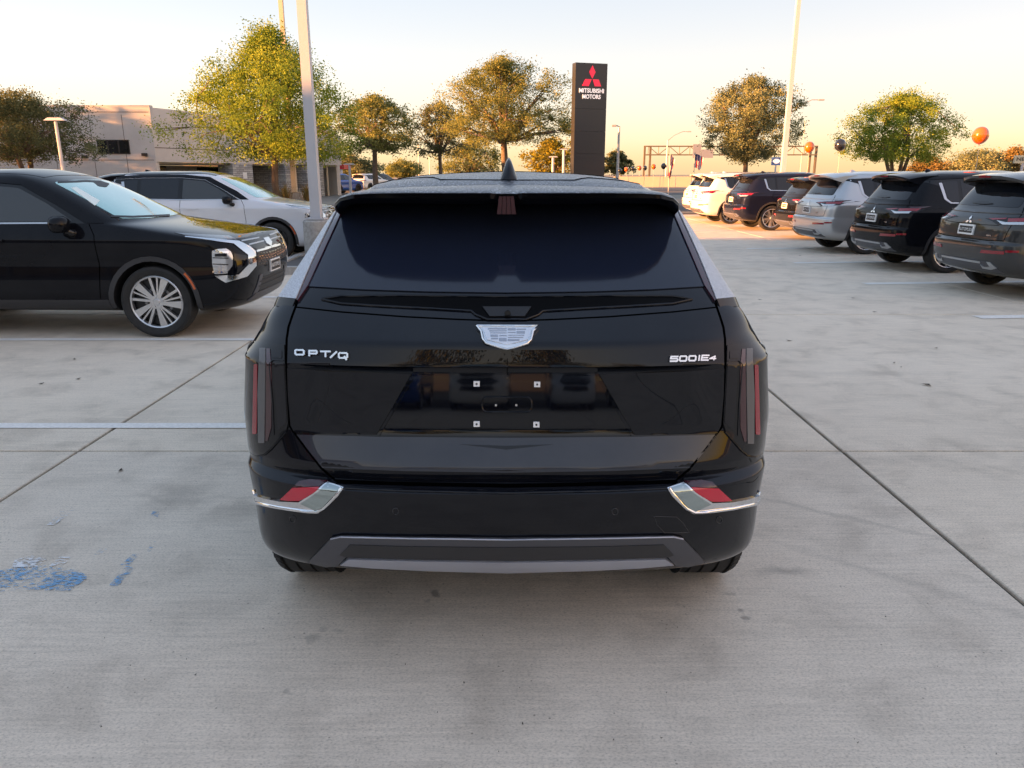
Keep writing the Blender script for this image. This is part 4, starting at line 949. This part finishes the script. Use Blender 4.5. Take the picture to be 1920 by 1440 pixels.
for nm, lab, x, y, pm, wh, sc_ in (
    ('dark_grey_suv', 'dark grey SUV cut by the right edge of the photo, nearest in the right row', xr - .02, 10.95, P_GREY, 'split', 1),
    ('black_suv', 'glossy black SUV between the dark grey and the silver SUV', xr, 13.95, P_BLACK, 'split', 1),
    ('silver_suv', 'silver SUV beside the glossy black one in the right row', xr + .02, 17.1, P_SILVER, 'split', 1),
    ('small_black_suv', 'smaller black SUV set back between the silver and the navy SUV', xr + .75, 20.6, P_BLACK, 'split', .94),
    ('navy_suv', 'dark navy SUV with bright silver wheels standing in the sunlight', xr + .30, 24.1, P_NAVY, 'silver', 1),
    ('white_suv', 'sunlit white SUV beside the navy one', xr - .05, 27.2, P_WHITE, 'split', 1),
    ('white_suv', 'farthest sunlit white SUV at the end of the right row', xr + .35, 30.4, P_WHITE, 'split', 1)):
    dup_suv(nm, lab, GRW, x, y, R(-90 + 3), pm, wh, scale=sc_)
add_wheels(suv, 'silver', SAX, .80)
l_, n_v = SS.ray('cam', 30, 395); l_ = BM @ l_; n_v = (BM.to_3x3() @ n_v).normalized(); d_ = (l_ - CAMP).normalized(); rf = d_ - 2 * d_.dot(n_v) * n_v
cp('mirror_housing', round_poly([(172, 339), (190, 340), (206, 345), (199, 352), (184, 350)], 3), MATTE, .006, both=False)
for ln_ in ([(108, 342), (160, 340), (190, 341)], [(208, 406), (250, 407), (318, 404)]): cp('windshield_edge', strip_poly(ln_, 3.5), MATTE, .006, both=False)
sh = cp('window_sticker', [(133, 353), (143, 351), (187, 377), (178, 386)], mat('paper_sticker', (.72, .85, .84), .6), .006, both=False)
# vehicles parked behind the camera, seen in the paintwork, and far ones across the road
few = ('body', 'windshield', 'glazing_band', 'front_window', 'rear_window', 'quarter_window', 'back_window', 'head_lamp', 'arch_cladding', 'tail_lamp', 'upper_grille', 'mesh_grille', 'roof', 'rear_spoiler')
for k, (x, pm, lab) in enumerate(((-7.6, P_SILVER, 'silver SUV parked behind the camera, leftmost, seen in the black tailgate'), (-4.2, P_BLUE, 'blue SUV parked behind the camera between silver and white ones'), (-1.1, P_WHITE, 'white SUV parked straight behind the camera, seen in the plate recess'),
                                 (2.0, P_WHITE2, 'pale SUV parked behind the camera beside the white one'), (5.2, P_GREY, 'dark grey SUV parked behind the camera, rightmost'))):
    dup_suv('parked_suv', lab, 'SUVs parked behind the camera', x, -17.2, 0, pm, 'silver', only=few)
for px, D, pm, lab in ((606, 66, P_BLUE, 'blue vehicle far away beyond the white lamp post'), (668, 74, P_WHITE, 'white car far away beside the blue one'), (690, 78, P_GREY, 'dark car far away next to the white car')):
    p = gnd(px, 360); x = at(px, 360, D).x; dup_suv('far_car', lab, 'far cars across the drive', x, D, R(-25), pm, 'dark', only=few, scale=1.0)

# ------------------------------------------------------------------ trees and planting
def leaf_mat(name, stops, trans=.35):
    m = bpy.data.materials.new(name); m.use_nodes = True; nt = m.node_tree; nt.nodes.remove(nt.nodes['Principled BSDF'])
    g = nt.nodes.new('ShaderNodeNewGeometry'); r = nt.nodes.new('ShaderNodeValToRGB'); e = r.color_ramp.elements
    while len(e) < len(stops): e.new(.5)
    for i, (p, c) in enumerate(stops): e[i].position = p; e[i].color = (*c, 1)
    at_ = nt.nodes.new('ShaderNodeAttribute'); at_.attribute_name = 'clump'; mx_ = nt.nodes.new('ShaderNodeMath'); mx_.operation = 'MULTIPLY_ADD'; mx_.inputs[1].default_value = .45
    nt.links.new(g.outputs['Random Per Island'], mx_.inputs[0]); nt.links.new(at_.outputs['Fac'], mx_.inputs[2]); nt.links.new(mx_.outputs[0], r.inputs[0])
    d = nt.nodes.new('ShaderNodeBsdfDiffuse'); t = nt.nodes.new('ShaderNodeBsdfTranslucent'); x = nt.nodes.new('ShaderNodeMixShader'); x.inputs[0].default_value = trans
    nt.links.new(r.outputs[0], d.inputs[0]); nt.links.new(r.outputs[0], t.inputs[0]); nt.links.new(d.outputs[0], x.inputs[1]); nt.links.new(t.outputs[0], x.inputs[2])
    nt.links.new(x.outputs[0], nt.nodes['Material Output'].inputs['Surface']); return m
L_GREEN = leaf_mat('leaf_yellow_green', [(0, (.07, .14, .03)), (.5, (.22, .31, .055)), (1, (.42, .46, .085))], .5)
L_OLIVE = leaf_mat('leaf_live_oak', [(0, (.09, .115, .04)), (.5, (.215, .24, .085)), (1, (.40, .39, .14))], .45)
L_DARK = leaf_mat('leaf_dark_olive', [(0, (.06, .08, .042)), (.6, (.16, .175, .085)), (1, (.30, .30, .14))], .4)
L_GREY = leaf_mat('leaf_grey_green', [(0, (.10, .13, .075)), (.6, (.22, .25, .135)), (1, (.42, .42, .22))], .4)
L_GOLD = leaf_mat('leaf_gold', [(0, (.11, .11, .02)), (.5, (.24, .21, .035)), (1, (.40, .32, .05))], .35)
L_RUST = leaf_mat('leaf_rust', [(0, (.12, .10, .04)), (1, (.36, .24, .10))], .3)
BARK = mat('bark', (.14, .10, .075), .95); n_ = noise(BARK, opos(BARK, 3, 3, .8), 6, 5, .7); lk(BARK, ramp(BARK, n_, [(.3, (.07, .05, .04)), (.7, (.22, .16, .12))]), bs(BARK).inputs['Base Color']); bump(BARK, n_, .6, .03)
def tree(name, label, base, h, zb, rx, m, seed, shape='dome', clumps=150, per=70, leaf=.13, spread=.30, cat='tree', trunk_r=None, group=None, multi=1, ry=None, lean=0.):
    rng = np.random.default_rng(seed); root = empty(name, base); tag(root, label, cat, group); ry = ry or rx; H = h - zb
    cs = []
    while len(cs) < clumps:
        t = rng.random(); a = rng.random() * 2 * math.pi; q = rng.random() ** .55
        if shape == 'dome': r = math.sqrt(max(0, 1 - t ** 2.2)) * min(1, .62 + t * 2.2)
        elif shape == 'ovate': r = (math.sin(math.pi * min(1, .10 + .90 * t) ** .62) ** .8) if t < .97 else .12
        else: r = math.sqrt(max(0, 1 - (2 * t - 1) ** 2))
        lump = 1 + .16 * math.sin(3 * a + seed) + .12 * math.sin(5 * a + 7 * t + seed * 2) + .10 * math.sin(11 * t + 2 * a)
        r *= lump
        if rng.random() < .18: q = 1.0 + .24 * rng.random()
        cs.append((rx * r * q * math.cos(a) + lean * t, ry * r * q * math.sin(a), zb + H * (.03 + .95 * t * (1 + .05 * math.sin(4 * a + seed)))))
    cs = np.array(cs)
    # wood
    b = MB(); tr = trunk_r or max(.05, rx * .045); top = (0, 0, zb + H * .18); zf = zb + H * .05
    forks = []
    for k in range(multi):
        an = 2 * math.pi * k / multi + seed; o = 0 if multi == 1 else rx * .06; ft = Vector((0 if multi == 1 else rx * .22 * math.cos(an), 0 if multi == 1 else rx * .22 * math.sin(an), zf))
        b.tube([(o * math.cos(an), o * math.sin(an), -.05), (o * 1.3 * math.cos(an) + .03 * rx * math.sin(seed), o * 1.3 * math.sin(an), zf * .5), tuple(ft)], [tr * 1.25, tr, tr * .85], 8); forks.append(ft)
    rnd = random.Random(seed)
    main = sorted(range(len(cs)), key=lambda i: rnd.random())[:14 if rx < 2 else 26]
    nodes = []
    for i in main:
        c = Vector(cs[i]); f = min(forks, key=lambda v: (v - c).length); mid = f.lerp(c, .5) + Vector((rnd.uniform(-.12, .12) * rx, rnd.uniform(-.12, .12) * rx, rnd.uniform(-.02, .12) * H))
        q = f.lerp(mid, .5) + Vector((0, 0, -.03 * H)); b.tube([f, q, mid, c], [tr * .55, tr * .42, tr * .28, tr * .08], 5, False); nodes += [q, mid, c]
    for i in rnd.sample(range(len(cs)), min(len(cs), 90)):
        c = Vector(cs[i]); n = min(nodes, key=lambda v: (v - c).length); md = n.lerp(c, .5) + Vector((rnd.uniform(-.05, .05) * rx, rnd.uniform(-.05, .05) * rx, 0)); b.tube([n, md, c], [tr * .2, tr * .12, tr * .04], 4, False)
    mobj('trunk', b.mesh('trunk', True, 70), BARK, root)
    # foliage: small pointed leaves round the twigs
    n = clumps * per; ci = np.repeat(np.arange(clumps), per); sp = spread * rx * (.5 + rng.random(clumps) * .8)[ci][:, None] * .5
    off = rng.normal(size=(n, 3)); off[:, 2] *= .75; P = cs[ci] + off * sp
    P[:, 2] = np.maximum(P[:, 2], zb - .12 * H + rng.random(n) * .1 * H)
    d = rng.normal(size=(n, 3)); d[:, 2] = d[:, 2] * .6 + .15; d /= np.linalg.norm(d, axis=1)[:, None]
    e = rng.normal(size=(n, 3)); e = np.cross(d, e); e /= np.linalg.norm(e, axis=1)[:, None]; L = leaf * (.6 + .8 * rng.random(n))[:, None]
    V = np.stack([P - d * L * .5, P + e * L * .28, P + d * L * .5, P - e * L * .28], 1).reshape(-1, 3)
    me = bpy.data.meshes.new('crown'); me.vertices.add(4 * n); me.vertices.foreach_set('co', V.astype(np.float32).ravel()); me.loops.add(4 * n); me.loops.foreach_set('vertex_index', np.arange(4 * n, dtype=np.int32))
    me.polygons.add(n); me.polygons.foreach_set('loop_start', np.arange(0, 4 * n, 4, dtype=np.int32)); me.update(calc_edges=True); al = me.attributes.new('clump', 'FLOAT', 'FACE'); al.data.foreach_set('value', (rng.random(clumps) * .55)[ci].astype(np.float32)); mobj('crown', me, m, root)
    return root
def ptree(name, label, px, ytop, ybot, hw, D, m, seed, **kw):
    T, B = at(px, ytop, D), at(px, ybot, D); zc = D * CS; return tree(name, label, (T.x, D, -.03), T.z, B.z, hw * zc / FPX, m, seed, **kw)
GT = 'trees beyond the parking lot'
ptree('young_oak_tree', 'bright yellow green tree behind the white SUV and the lamp post', 497, 62, 300, 142, 34, L_GREEN, 5, shape='ovate', clumps=480, per=190, leaf=.085, spread=.17, trunk_r=.15)
ptree('live_oak_tree', 'dark olive tree at the far left in front of the tan building', 25, 175, 300, 112, 37, L_DARK, 8, clumps=330, per=150, leaf=.085, group=GT, multi=2, spread=.17, trunk_r=.13)
ptree('live_oak_tree', 'brownish oak right of the lamp post, with slim forked trunk', 698, 185, 285, 74, 58, L_OLIVE, 12, clumps=230, per=90, leaf=.14, group=GT, spread=.18, trunk_r=.2)
ptree('live_oak_tree', 'darker oak between the slim brown one and the largest oak', 822, 195, 290, 58, 62, L_DARK, 15, clumps=140, per=80, leaf=.14, group=GT, spread=.2, trunk_r=.16)
ptree('live_oak_tree', 'largest spreading oak, left of the dark pylon sign', 944, 118, 270, 112, 52, L_OLIVE, 21, clumps=380, per=150, leaf=.11, group=GT, spread=.15, trunk_r=.24)
ptree('live_oak_tree', 'grey green tree behind the right lamp post', 1410, 150, 302, 80, 38, L_GREY, 27, shape='ball', clumps=320, per=150, leaf=.085, group=GT, spread=.17, trunk_r=.12)
ptree('live_oak_tree', 'golden lit multi stemmed tree between the two big balloons', 1697, 178, 300, 98, 41, L_GREEN, 33, clumps=300, per=150, leaf=.085, group=GT, spread=.16, multi=4, trunk_r=.10)
GB = 'low trees on the horizon'
for i, (px, yt, yb, hw, D, m_, lab) in enumerate(((658, 292, 345, 52, 78, L_DARK, 'dark low tree behind the small double headed lamp'), (755, 304, 330, 34, 96, L_OLIVE, 'low bush on the horizon left of the darker oak'), (880, 268, 330, 62, 88, L_OLIVE, 'low tree under the largest oak'),
     (1037, 260, 330, 46, 80, L_GOLD, 'golden yellow tree just left of the pylon sign'), (1157, 284, 325, 24, 84, L_DARK, 'small dark tree just right of the pylon sign'), (1745, 299, 325, 36, 95, L_RUST, 'olive brown bush right of the golden multi stemmed tree'),
     (1838, 284, 325, 54, 92, L_GREY, 'green bush below the big orange balloon'), (1905, 278, 325, 34, 96, L_RUST, 'warm brown green tree at the right edge of the photo'))):
    ptree('low_tree', lab, px, yt, yb, hw, D, m_, 50 + i, clumps=120, per=70, leaf=.22, group=GB, spread=.26)
for i, (x, y, h, r_, lab) in enumerate(((-42, 40.5, 7.5, 4.5, 'low broad tree left of the photo close to the tan building'), (-50, 42, 8.5, 4.8, 'taller tree left of the photo close to the tan building'), (-47, 26, 9, 5, 'tree left of the photo shading the tan building, nearest'), (-52, 34, 9.5, 5, 'tree left of the photo shading the tan building, farthest'), (-9, -46, 9, 6, 'tree behind the camera, left, seen in the tailgate'), (4, -50, 8, 5.5, 'tree behind the camera, middle, seen in the tailgate'), (17, -44, 9, 6, 'tree behind the camera, right, seen in the tailgate'))):
    tree('shade_tree', lab, (x, y, -.03), h, 2.4, r_, L_OLIVE, 70 + i, clumps=140, per=45, leaf=.32, group='trees out of the photo', spread=.28)
GRASS = leaf_mat('ornamental_grass', [(0, (.16, .13, .05)), (.6, (.34, .26, .11)), (1, (.50, .30, .18))], .3)
def grass_clump(x, y, h, seed, label):
    rng = random.Random(seed); b = MB()
    for k in range(110):
        a = rng.uniform(0, 6.28); q = rng.uniform(.2, 1.0); hh = h * rng.uniform(.6, 1.1); w = .012; c, s = math.cos(a), math.sin(a); px_, py_ = -s * w, c * w
        p0 = (rng.uniform(-.08, .08), rng.uniform(-.08, .08), 0); p1 = (p0[0] + c * q * .25 * h, p0[1] + s * q * .25 * h, hh * .7); p2 = (p0[0] + c * q * .7 * h, p0[1] + s * q * .7 * h, hh * (1.05 - .3 * q))
        b.add([(p0[0] - px_, p0[1] - py_, 0), (p0[0] + px_, p0[1] + py_, 0), (p1[0] + px_, p1[1] + py_, p1[2]), (p1[0] - px_, p1[1] - py_, p1[2]), p2], [(0, 1, 2, 3), (3, 2, 4)])
    r = empty('ornamental_grass', (x, y, .12)); tag(r, label, 'grass', 'grasses in the mulched bed'); mobj('blades', b.mesh('g'), GRASS, r)
for i, (px, D, lab) in enumerate(((488, 33, 'dry ornamental grass clump left of the yellow green tree'), (535, 33.2, 'reddish ornamental grass clump right of the yellow green tree'), (575, 33.6, 'ornamental grass clump by the base of the tan lamp post'))):
    grass_clump(at(px, 360, D).x, D, 1.25, 90 + i, lab)

# ------------------------------------------------------------------ lamp posts
POLEW = mat('pale_pole_paint', (.47, .49, .53), .45); POLET = mat('tan_pole_paint', (.55, .47, .36), .5); POLED = mat('bronze_pole', (.05, .045, .04), .5); POLEG = mat('galvanised_pole', (.42, .42, .42), .5, .4)
def square_pole(name, label, x, y, h, w, m, base_h, base_r, bm_=KERB, group=None, arm=1.1, square_base=False):
    r = empty(name, (x, y, 0)); tag(r, label, 'lamp post', group)
    if square_base: mobj('concrete_base', MB().box(-base_r, base_r, -base_r, base_r, -.05, base_h).mesh('b'), bm_, r)
    else: mobj('concrete_base', MB().lathe([(-.05, base_r), (base_h - .03, base_r), (base_h, base_r - .03), (base_h, .001)], 28).mesh('b', True, 40), bm_, r)
    a, c = w / 2, w * .36
    b = MB(); z0, z1 = base_h + .035, h
    b.add([(-a, -a, z0), (a, -a, z0), (a, a, z0), (-a, a, z0), (-c, -c, z1), (c, -c, z1), (c, c, z1), (-c, c, z1)], [(0, 3, 2, 1), (4, 5, 6, 7), (0, 1, 5, 4), (1, 2, 6, 5), (2, 3, 7, 6), (3, 0, 4, 7)])
    mobj('pole', b.mesh('p'), m, r); mobj('base_plate', MB().box(-a * 1.9, a * 1.9, -a * 1.9, a * 1.9, base_h + .01, base_h + .034).mesh('bp'), m, r)
    for sx in (-1, 1):
        for sy in (-1, 1): mobj('anchor_bolt', MB().tube([(sx * a * 1.6, sy * a * 1.6, base_h), (sx * a * 1.6, sy * a * 1.6, base_h + .14)], .014, 6).mesh('ab'), POLEG, r)
    mobj('hand_hole_cover', MB().box(-.05, .05, -a - .006, -a + .004, base_h + .45, base_h + .62).mesh('hh'), m, r)
    hd = mobj('lamp_arm', MB().box(-arm, arm, -.04, .04, h, h + .08).mesh('arm'), m, r)
    for s in (-1, 1): mobj('lamp_head', MB().box(s * arm - .3, s * arm + .3, -.18, .18, h - .02, h - .002 + .0).box(s * arm - .28, s * arm + .28, -.16, .16, h + .081, h + .14).mesh('hd'), m, hd)
    return r


p = at(594, 412, 14.6); square_pole('lamp_post', 'tall pale square lamp post on a round concrete base right of the white SUV', p.x, 14.6, 9.5, .185, POLEW, p.z, .26)
p = at(553, 362, 35.4); square_pole('lamp_post', 'tall sunlit lamp post on a tan block behind the yellow green tree', p.x, 35.4, 12, .22, POLET, at(553, 361, 35.4).z, .40, KERB, square_base=True)
p = at(1468, 318, 33); square_pole('lamp_post', 'tall sunlit lamp post rising behind the navy SUV', p.x, 33, 13, .19, POLEW, .7, .30)
def t_lamp(label, px, ytop, D, w=.13, head=.75, m=POLEW, name='short_lamp_post'):
    t = at(px, ytop, D); r = empty(name, (t.x, D, -.03)); tag(r, label, 'lamp post', 'short double headed lamps')
    mobj('pole', MB().tube([(0, 0, 0), (0, 0, t.z)], [w * .6, w * .5], 8).mesh('p', True), m, r)
    b = MB(); b.add([(-head, -.12, t.z + .03), (head, -.12, t.z + .03), (head, .12, t.z + .03), (-head, .12, t.z + .03), (-head * .6, -.1, t.z + .13), (head * .6, -.1, t.z + .13), (head * .6, .1, t.z + .13), (-head * .6, .1, t.z + .13)],
                    [(0, 3, 2, 1), (4, 5, 6, 7), (0, 1, 5, 4), (1, 2, 6, 5), (2, 3, 7, 6), (3, 0, 4, 7)]); mobj('lamp_head', b.mesh('h'), m, r)
t_lamp('double headed white lamp in front of the tan building', 104, 226, 30, .11, .40); t_lamp('double headed lamp in front of the dark low tree', 655, 309, 58, .18, .45); t_lamp('lamp beside the dark low tree, left of the double headed one', 611, 293, 62, .16, .4, POLET)
t_lamp('lamp in front of the golden tree, left one', 1037, 295, 70, .22, .45); t_lamp('lamp in front of the golden tree, nearer the pylon', 1057, 281, 72, .22, .35)
def mast(label, px, ytop, D, arm, rise, m, w=.16, name='street_lamp'):
    t = at(px, ytop, D); r = empty(name, (t.x, D, -.03)); tag(r, label, 'street lamp'); mobj('pole', MB().tube([(0, 0, 0), (0, 0, t.z)], [w, w * .6], 8).mesh('p', True), m, r)
    if arm:
        mobj('arm', MB().tube([(0, 0, t.z - .1), (arm * .35, 0, t.z + rise * .6), (arm * .75, 0, t.z + rise), (arm, 0, t.z + rise)], w * .35, 6).mesh('a', True), m, r)
        s = math.copysign(1, arm); mobj('lamp_head', MB().box(arm - .25 if s < 0 else arm - .1, arm + .1 if s < 0 else arm + .55, -.14, .14, t.z + rise - .09, t.z + rise + .06).mesh('h'), m, r)
mast('street lamp with short arm right of the pylon sign', 1161, 236, 66, -.35, .05, POLEG, .14); mast('highway lamp rising above the sign gantry', 1252, 262, 130, 3.2, 1.3, POLEG, .16); mast('highway lamp arm behind the grey green tree', 1478, 215, 90, 3.3, 1.6, POLEG, .14)
mast('thin far mast between the oaks', 784, 268, 110, 0, 0, POLEG, .10, 'far_mast'); mast('thin far mast right of the grey green tree', 1510, 224, 150, 0, 0, POLEG, .09, 'far_mast'); mast('thin far mast beside the largest oak', 805, 292, 140, 0, 0, POLEG, .10, 'far_mast')

# ------------------------------------------------------------------ pylon sign
PYL = mat('pylon_cladding', (.045, .048, .055), .35, .4); REDL = mat('sign_red', (.75, .02, .05), .35, emis=(.9, .03, .08), es=.12); WHT = mat('sign_white', (.85, .83, .81), .4, emis=(1, .95, .9), es=.10)
D = 48.; tl, tr_ = at(1078.5, 117, D), at(1141, 117, D); pw = (tr_.x - tl.x) * 1.03; ph = tl.z; pc = (tl.x + tr_.x) / 2
py = empty('pylon_sign', (pc, D, -.03), R(17)); tag(py, 'tall dark grey pylon sign with red three diamond emblem and white lettering', 'sign')
zs_ = [0, ph * .20, ph * .36, ph * .52, ph * .68, ph]
for k in range(5): mobj('panel', MB().box(-pw / 2, pw / 2, 0, .55, zs_[k] + .006, zs_[k + 1] - .006).mesh('p'), PYL, py)
mobj('core', MB().box(-pw / 2 + .04, pw / 2 - .04, .04, .51, 0, ph - .04).mesh('c'), MATTE, py)
sx = pw / 62.5
def px2(u, v): return Vector(((u - 1109.75) * sx, -.03, ph - (v - 117) * sx * 1.01 * (1 / CS) * .98))
for k, poly in enumerate(([(1111, 121), (1117.3, 132), (1111, 143), (1104.7, 132)], [(1110, 144), (1097.5, 144), (1091.5, 155.5), (1104.5, 155.5)], [(1112, 144), (1124, 144), (1129, 155.5), (1116.5, 155.5)])):
    mobj('emblem_diamond', MB().prism(poly[::-1], px2, (0, .028, 0)).mesh('d', recalc=True), REDL, py)
for txt, v, wpx in (('MITSUBISHI', 163.5, 49), ('MOTORS', 173.5, 36)):
    tm = text_mesh(txt, 1., .012, .022); xs = [q.co.x for q in tm.vertices]; k = wpx * sx / (max(xs) - min(xs)); o = mobj('lettering', tm, WHT, py, px2(1110.5, v) + Vector((0, .012, 0))); o.rotation_euler = (R(90), 0, 0); o.scale = (k, 7.4 * sx / .72, 1)

# ------------------------------------------------------------------ balloons
B_OR = mat('orange_latex', (.75, .115, .012), .18, 0, coat=1); B_BK = mat('black_latex', (.012, .013, .018), .15, 0, coat=1); STRG = mat('ribbon', (.5, .48, .45), .6)
def balloon(label, px, py_, rpx, D, m, zend=1.55):
    c = at(px, py_, D); r = rpx * (D * CS) / FPX; o = empty('balloon', (c.x, D, c.z - r * 1.25)); tag(o, label, 'balloon', 'balloons tied over the parked cars')
    prof = [(r * .12, .001)] + [(r * 1.25 - r * 1.12 * math.cos(t), r * math.sin(t) ** (.9 if t > 1.5 else 1.08)) for t in [math.pi * k / 14 for k in range(1, 14)]] + [(r * 2.37, .001)]
    mobj('envelope', MB().lathe(prof, 22).mesh('e', True, 80), m, o); mobj('knot', MB().lathe([(r * .02, r * .09), (r * .13, r * .03)], 8).mesh('k', True), m, o)
    dz = c.z - r * 1.25 - zend; mobj('string', MB().tube([(0, 0, r * .03), (.02, .01, -dz * .5), (0, 0, -dz)], .004 + .0003 * D * .3, 5).mesh('s'), STRG, o)
balloon('largest orange balloon at the upper right', 1838.5, 254, 14, 15.5, B_OR); balloon('large black balloon beside the golden multi stemmed tree', 1575.5, 272, 10, 21.5, B_BK); balloon('orange balloon in front of the gantry post, left of the large black one', 1517.5, 276, 9, 24, B_OR)
for lab, px, y_, r_, D, m_ in (('black balloon nearest the far white SUVs', 1244.5, 311.5, 5, 40, B_BK), ('orange balloon next to the black one nearest the far white SUVs', 1225.5, 312.5, 4.4, 44, B_OR), ('dark balloon in front of the gantry post', 1209.5, 315, 3.9, 47, B_BK), ('bright orange balloon left of the gantry post', 1199, 315, 4.1, 46, B_OR),
                              ('dark balloon between two orange ones near the street lamp', 1186, 316.5, 3.5, 51, B_BK), ('orange balloon second from the street lamp', 1174.5, 317.5, 3.6, 53, B_OR), ('dark balloon at the foot of the street lamp', 1162.5, 319.5, 3.6, 55, B_BK)): balloon(lab, px, y_, r_, D, m_, .9)

# ------------------------------------------------------------------ highway gantry, flags, far signs
STEEL = mat('weathered_steel', (.16, .13, .10), .7, .3); GANT_D = 138.
a_, b_ = at(1214.5, 275, GANT_D), at(1526, 275, GANT_D); zt_, zb_ = at(1300, 274, GANT_D).z, at(1300, 290, GANT_D).z
gy = empty('sign_gantry', (a_.x, GANT_D, -.03)); tag(gy, 'steel truss sign gantry spanning the far highway', 'gantry'); W_ = b_.x - a_.x
for x in (-.5, .5, W_ - .5, W_ + .5): mobj('post', MB().box(x - .16, x + .16, -.2, .2, 0, zt_ + .1).mesh('p'), STEEL, gy)
ch = MB()
for y in (-.6, .6):
    for z in (zb_, zt_): ch.box(-.5, W_ + .5, y - .09, y + .09, z - .09, z + .09)
mobj('chord', ch.mesh('c'), STEEL, gy); dg_ = MB(); n = 16
for k in range(n):
    x0, x1 = W_ * k / n, W_ * (k + 1) / n; z0, z1 = (zb_, zt_) if k % 2 else (zt_, zb_)
    dg_.tube([(x0, -.6, z0), (x1, -.6, z1)], .07, 5).tube([(x0, -.6, zb_), (x0, -.6, zt_)], .06, 5)
mobj('lattice', dg_.mesh('l'), STEEL, gy)
q0, q1 = at(1297.5, 270.5, GANT_D), at(1334, 296, GANT_D); SB = mat('sign_back_grey', (.30, .31, .36), .5, .3)
mobj('sign_panel', MB().box(q0.x - a_.x, (q0.x + q1.x) / 2 - .75 - a_.x + .4, -1.0, -.9, q1.z, q0.z).mesh('s'), SB, gy); mobj('sign_panel', MB().box((q0.x + q1.x) / 2 - .3 - a_.x, q1.x - a_.x, -1.0, -.9, q1.z, q1.z + (q0.z - q1.z) * .62).mesh('s'), SB, gy)
FLAG = mat('flag_cloth', (.6, .1, .1), .8); tc = nd(FLAG, 'ShaderNodeTexCoord'); sp_ = nd(FLAG, 'ShaderNodeSeparateXYZ'); lk(FLAG, tc.outputs['Generated'], sp_.inputs[0])
st_ = mth(FLAG, 'GREATER_THAN', mth(FLAG, 'FRACT', mth(FLAG, 'MULTIPLY', sp_.outputs[0], 3.5)), .5); can = mth(FLAG, 'MULTIPLY', mth(FLAG, 'GREATER_THAN', sp_.outputs[2], .6), mth(FLAG, 'LESS_THAN', sp_.outputs[0], .55))
lk(FLAG, mixc(FLAG, can, mixc(FLAG, st_, (.72, .68, .66), (.55, .04, .05)), (.03, .045, .14)), bs(FLAG).inputs['Base Color'])
def flag(label, px, ytop, ybot, D, w, lean=0.):
    t, bt = at(px, ytop, D), at(px, ybot, D); r = empty('flag', (t.x, D, -.03)); tag(r, label, 'flag', 'flags over the far lot'); mobj('flag_pole', MB().tube([(0, 0, 0), (0, 0, t.z + .1)], .035, 6).mesh('p'), POLEG, r)
    nx, nz = 8, 10; vs = []
    for i in range(nx + 1):
        for j in range(nz + 1):
            u, v = i / nx, j / nz; vs.append((.04 + u * w * (1 - .35 * (1 - v)) + lean * (1 - v), .07 * math.sin(u * 9 + v * 2), bt.z + (t.z - bt.z) * v - .25 * u * u))
    mobj('cloth', mesh('cloth', vs, [(i * (nz + 1) + j, (i + 1) * (nz + 1) + j, (i + 1) * (nz + 1) + j + 1, i * (nz + 1) + j + 1) for i in range(nx) for j in range(nz)], True), FLAG, r)
flag('hanging striped flag in front of the grey gantry sign', 1303, 288, 313, 52, .55); flag('narrow furled flag between the black balloon and the far white SUV', 1257, 290, 330, 46, .22, -.15)
SBL = mat('sign_blue', (.06, .15, .42), .4)
def board(label, px0, py0, px1, py1, D, m, txt=None, tm_=None, pole=True):
    A, B = at(px0, py0, D), at(px1, py1, D); r = empty('sign_board', ((A.x + B.x) / 2, D, -.03)); tag(r, label, 'sign'); w = (B.x - A.x) / 2
    pn = mobj('panel', MB().box(-w, w, -.06, .06, B.z, A.z).mesh('p'), m, r)
    if pole: mobj('post', MB().box(-.05, .05, -.045, .045, 0, B.z).mesh('po'), POLEW, r)
    if txt:
        t = text_mesh(txt, (A.z - B.z) * .62, .004, .004); o = mobj('lettering', t, tm_, pn, (0, -.068, (A.z + B.z) / 2)); o.rotation_euler = (R(90), 0, 0); xs = [q.co.x for q in t.vertices]; o.scale = (w * 1.7 / (max(xs) - min(xs)), 1, 1)
    return r, w, A, B
board('small cream framed sign at the right edge below the big orange balloon', 1903, 290, 1935, 305, 40, mat('sign_cream', (.62, .56, .40), .5), 'NEW', mat('sign_dark', (.05, .06, .05), .5))
r_, w_, A_, B_ = board('blue and white sign beside the right lamp post', 1447.5, 294, 1463, 309, 60, SBL); mobj('white_disc', MB().prism([(w_ * .8 * math.cos(k * .5236), (A_.z + B_.z) / 2 + (A_.z - B_.z) * .30 * math.sin(k * .5236)) for k in range(12)], lambda u, v: Vector((u, -.075, v)), (0, .012, 0)).mesh('w', recalc=True), WHT, r_)
# low far fence of pale panels and shrubs along the highway, red canopy beyond the piers
fen = empty('far_fence', (at(1150, 345, 105).x, 105, -.03)); tag(fen, 'pale far fence along the road behind the balloons', 'fence')
for k in range(14): mobj('fence_panel', MB().box(k * 2.1, k * 2.1 + 2.0, 0, .08, 0, 1.35).mesh('fp'), POLET, fen)
can_ = empty('red_canopy', (at(607, 340, 70).x, 70, -.03)); tag(can_, 'small red edged canopy far behind the last stone pier', 'canopy'); mobj('roof', MB().box(-1.0, 1.9, 0, 3, 2.1, 2.5).mesh('r'), REDS, can_)
for x in (-.8, 1.6): mobj('post', MB().box(x - .08, x + .08, .1, .26, 0, 2.1).mesh('p'), WHITEP, can_)
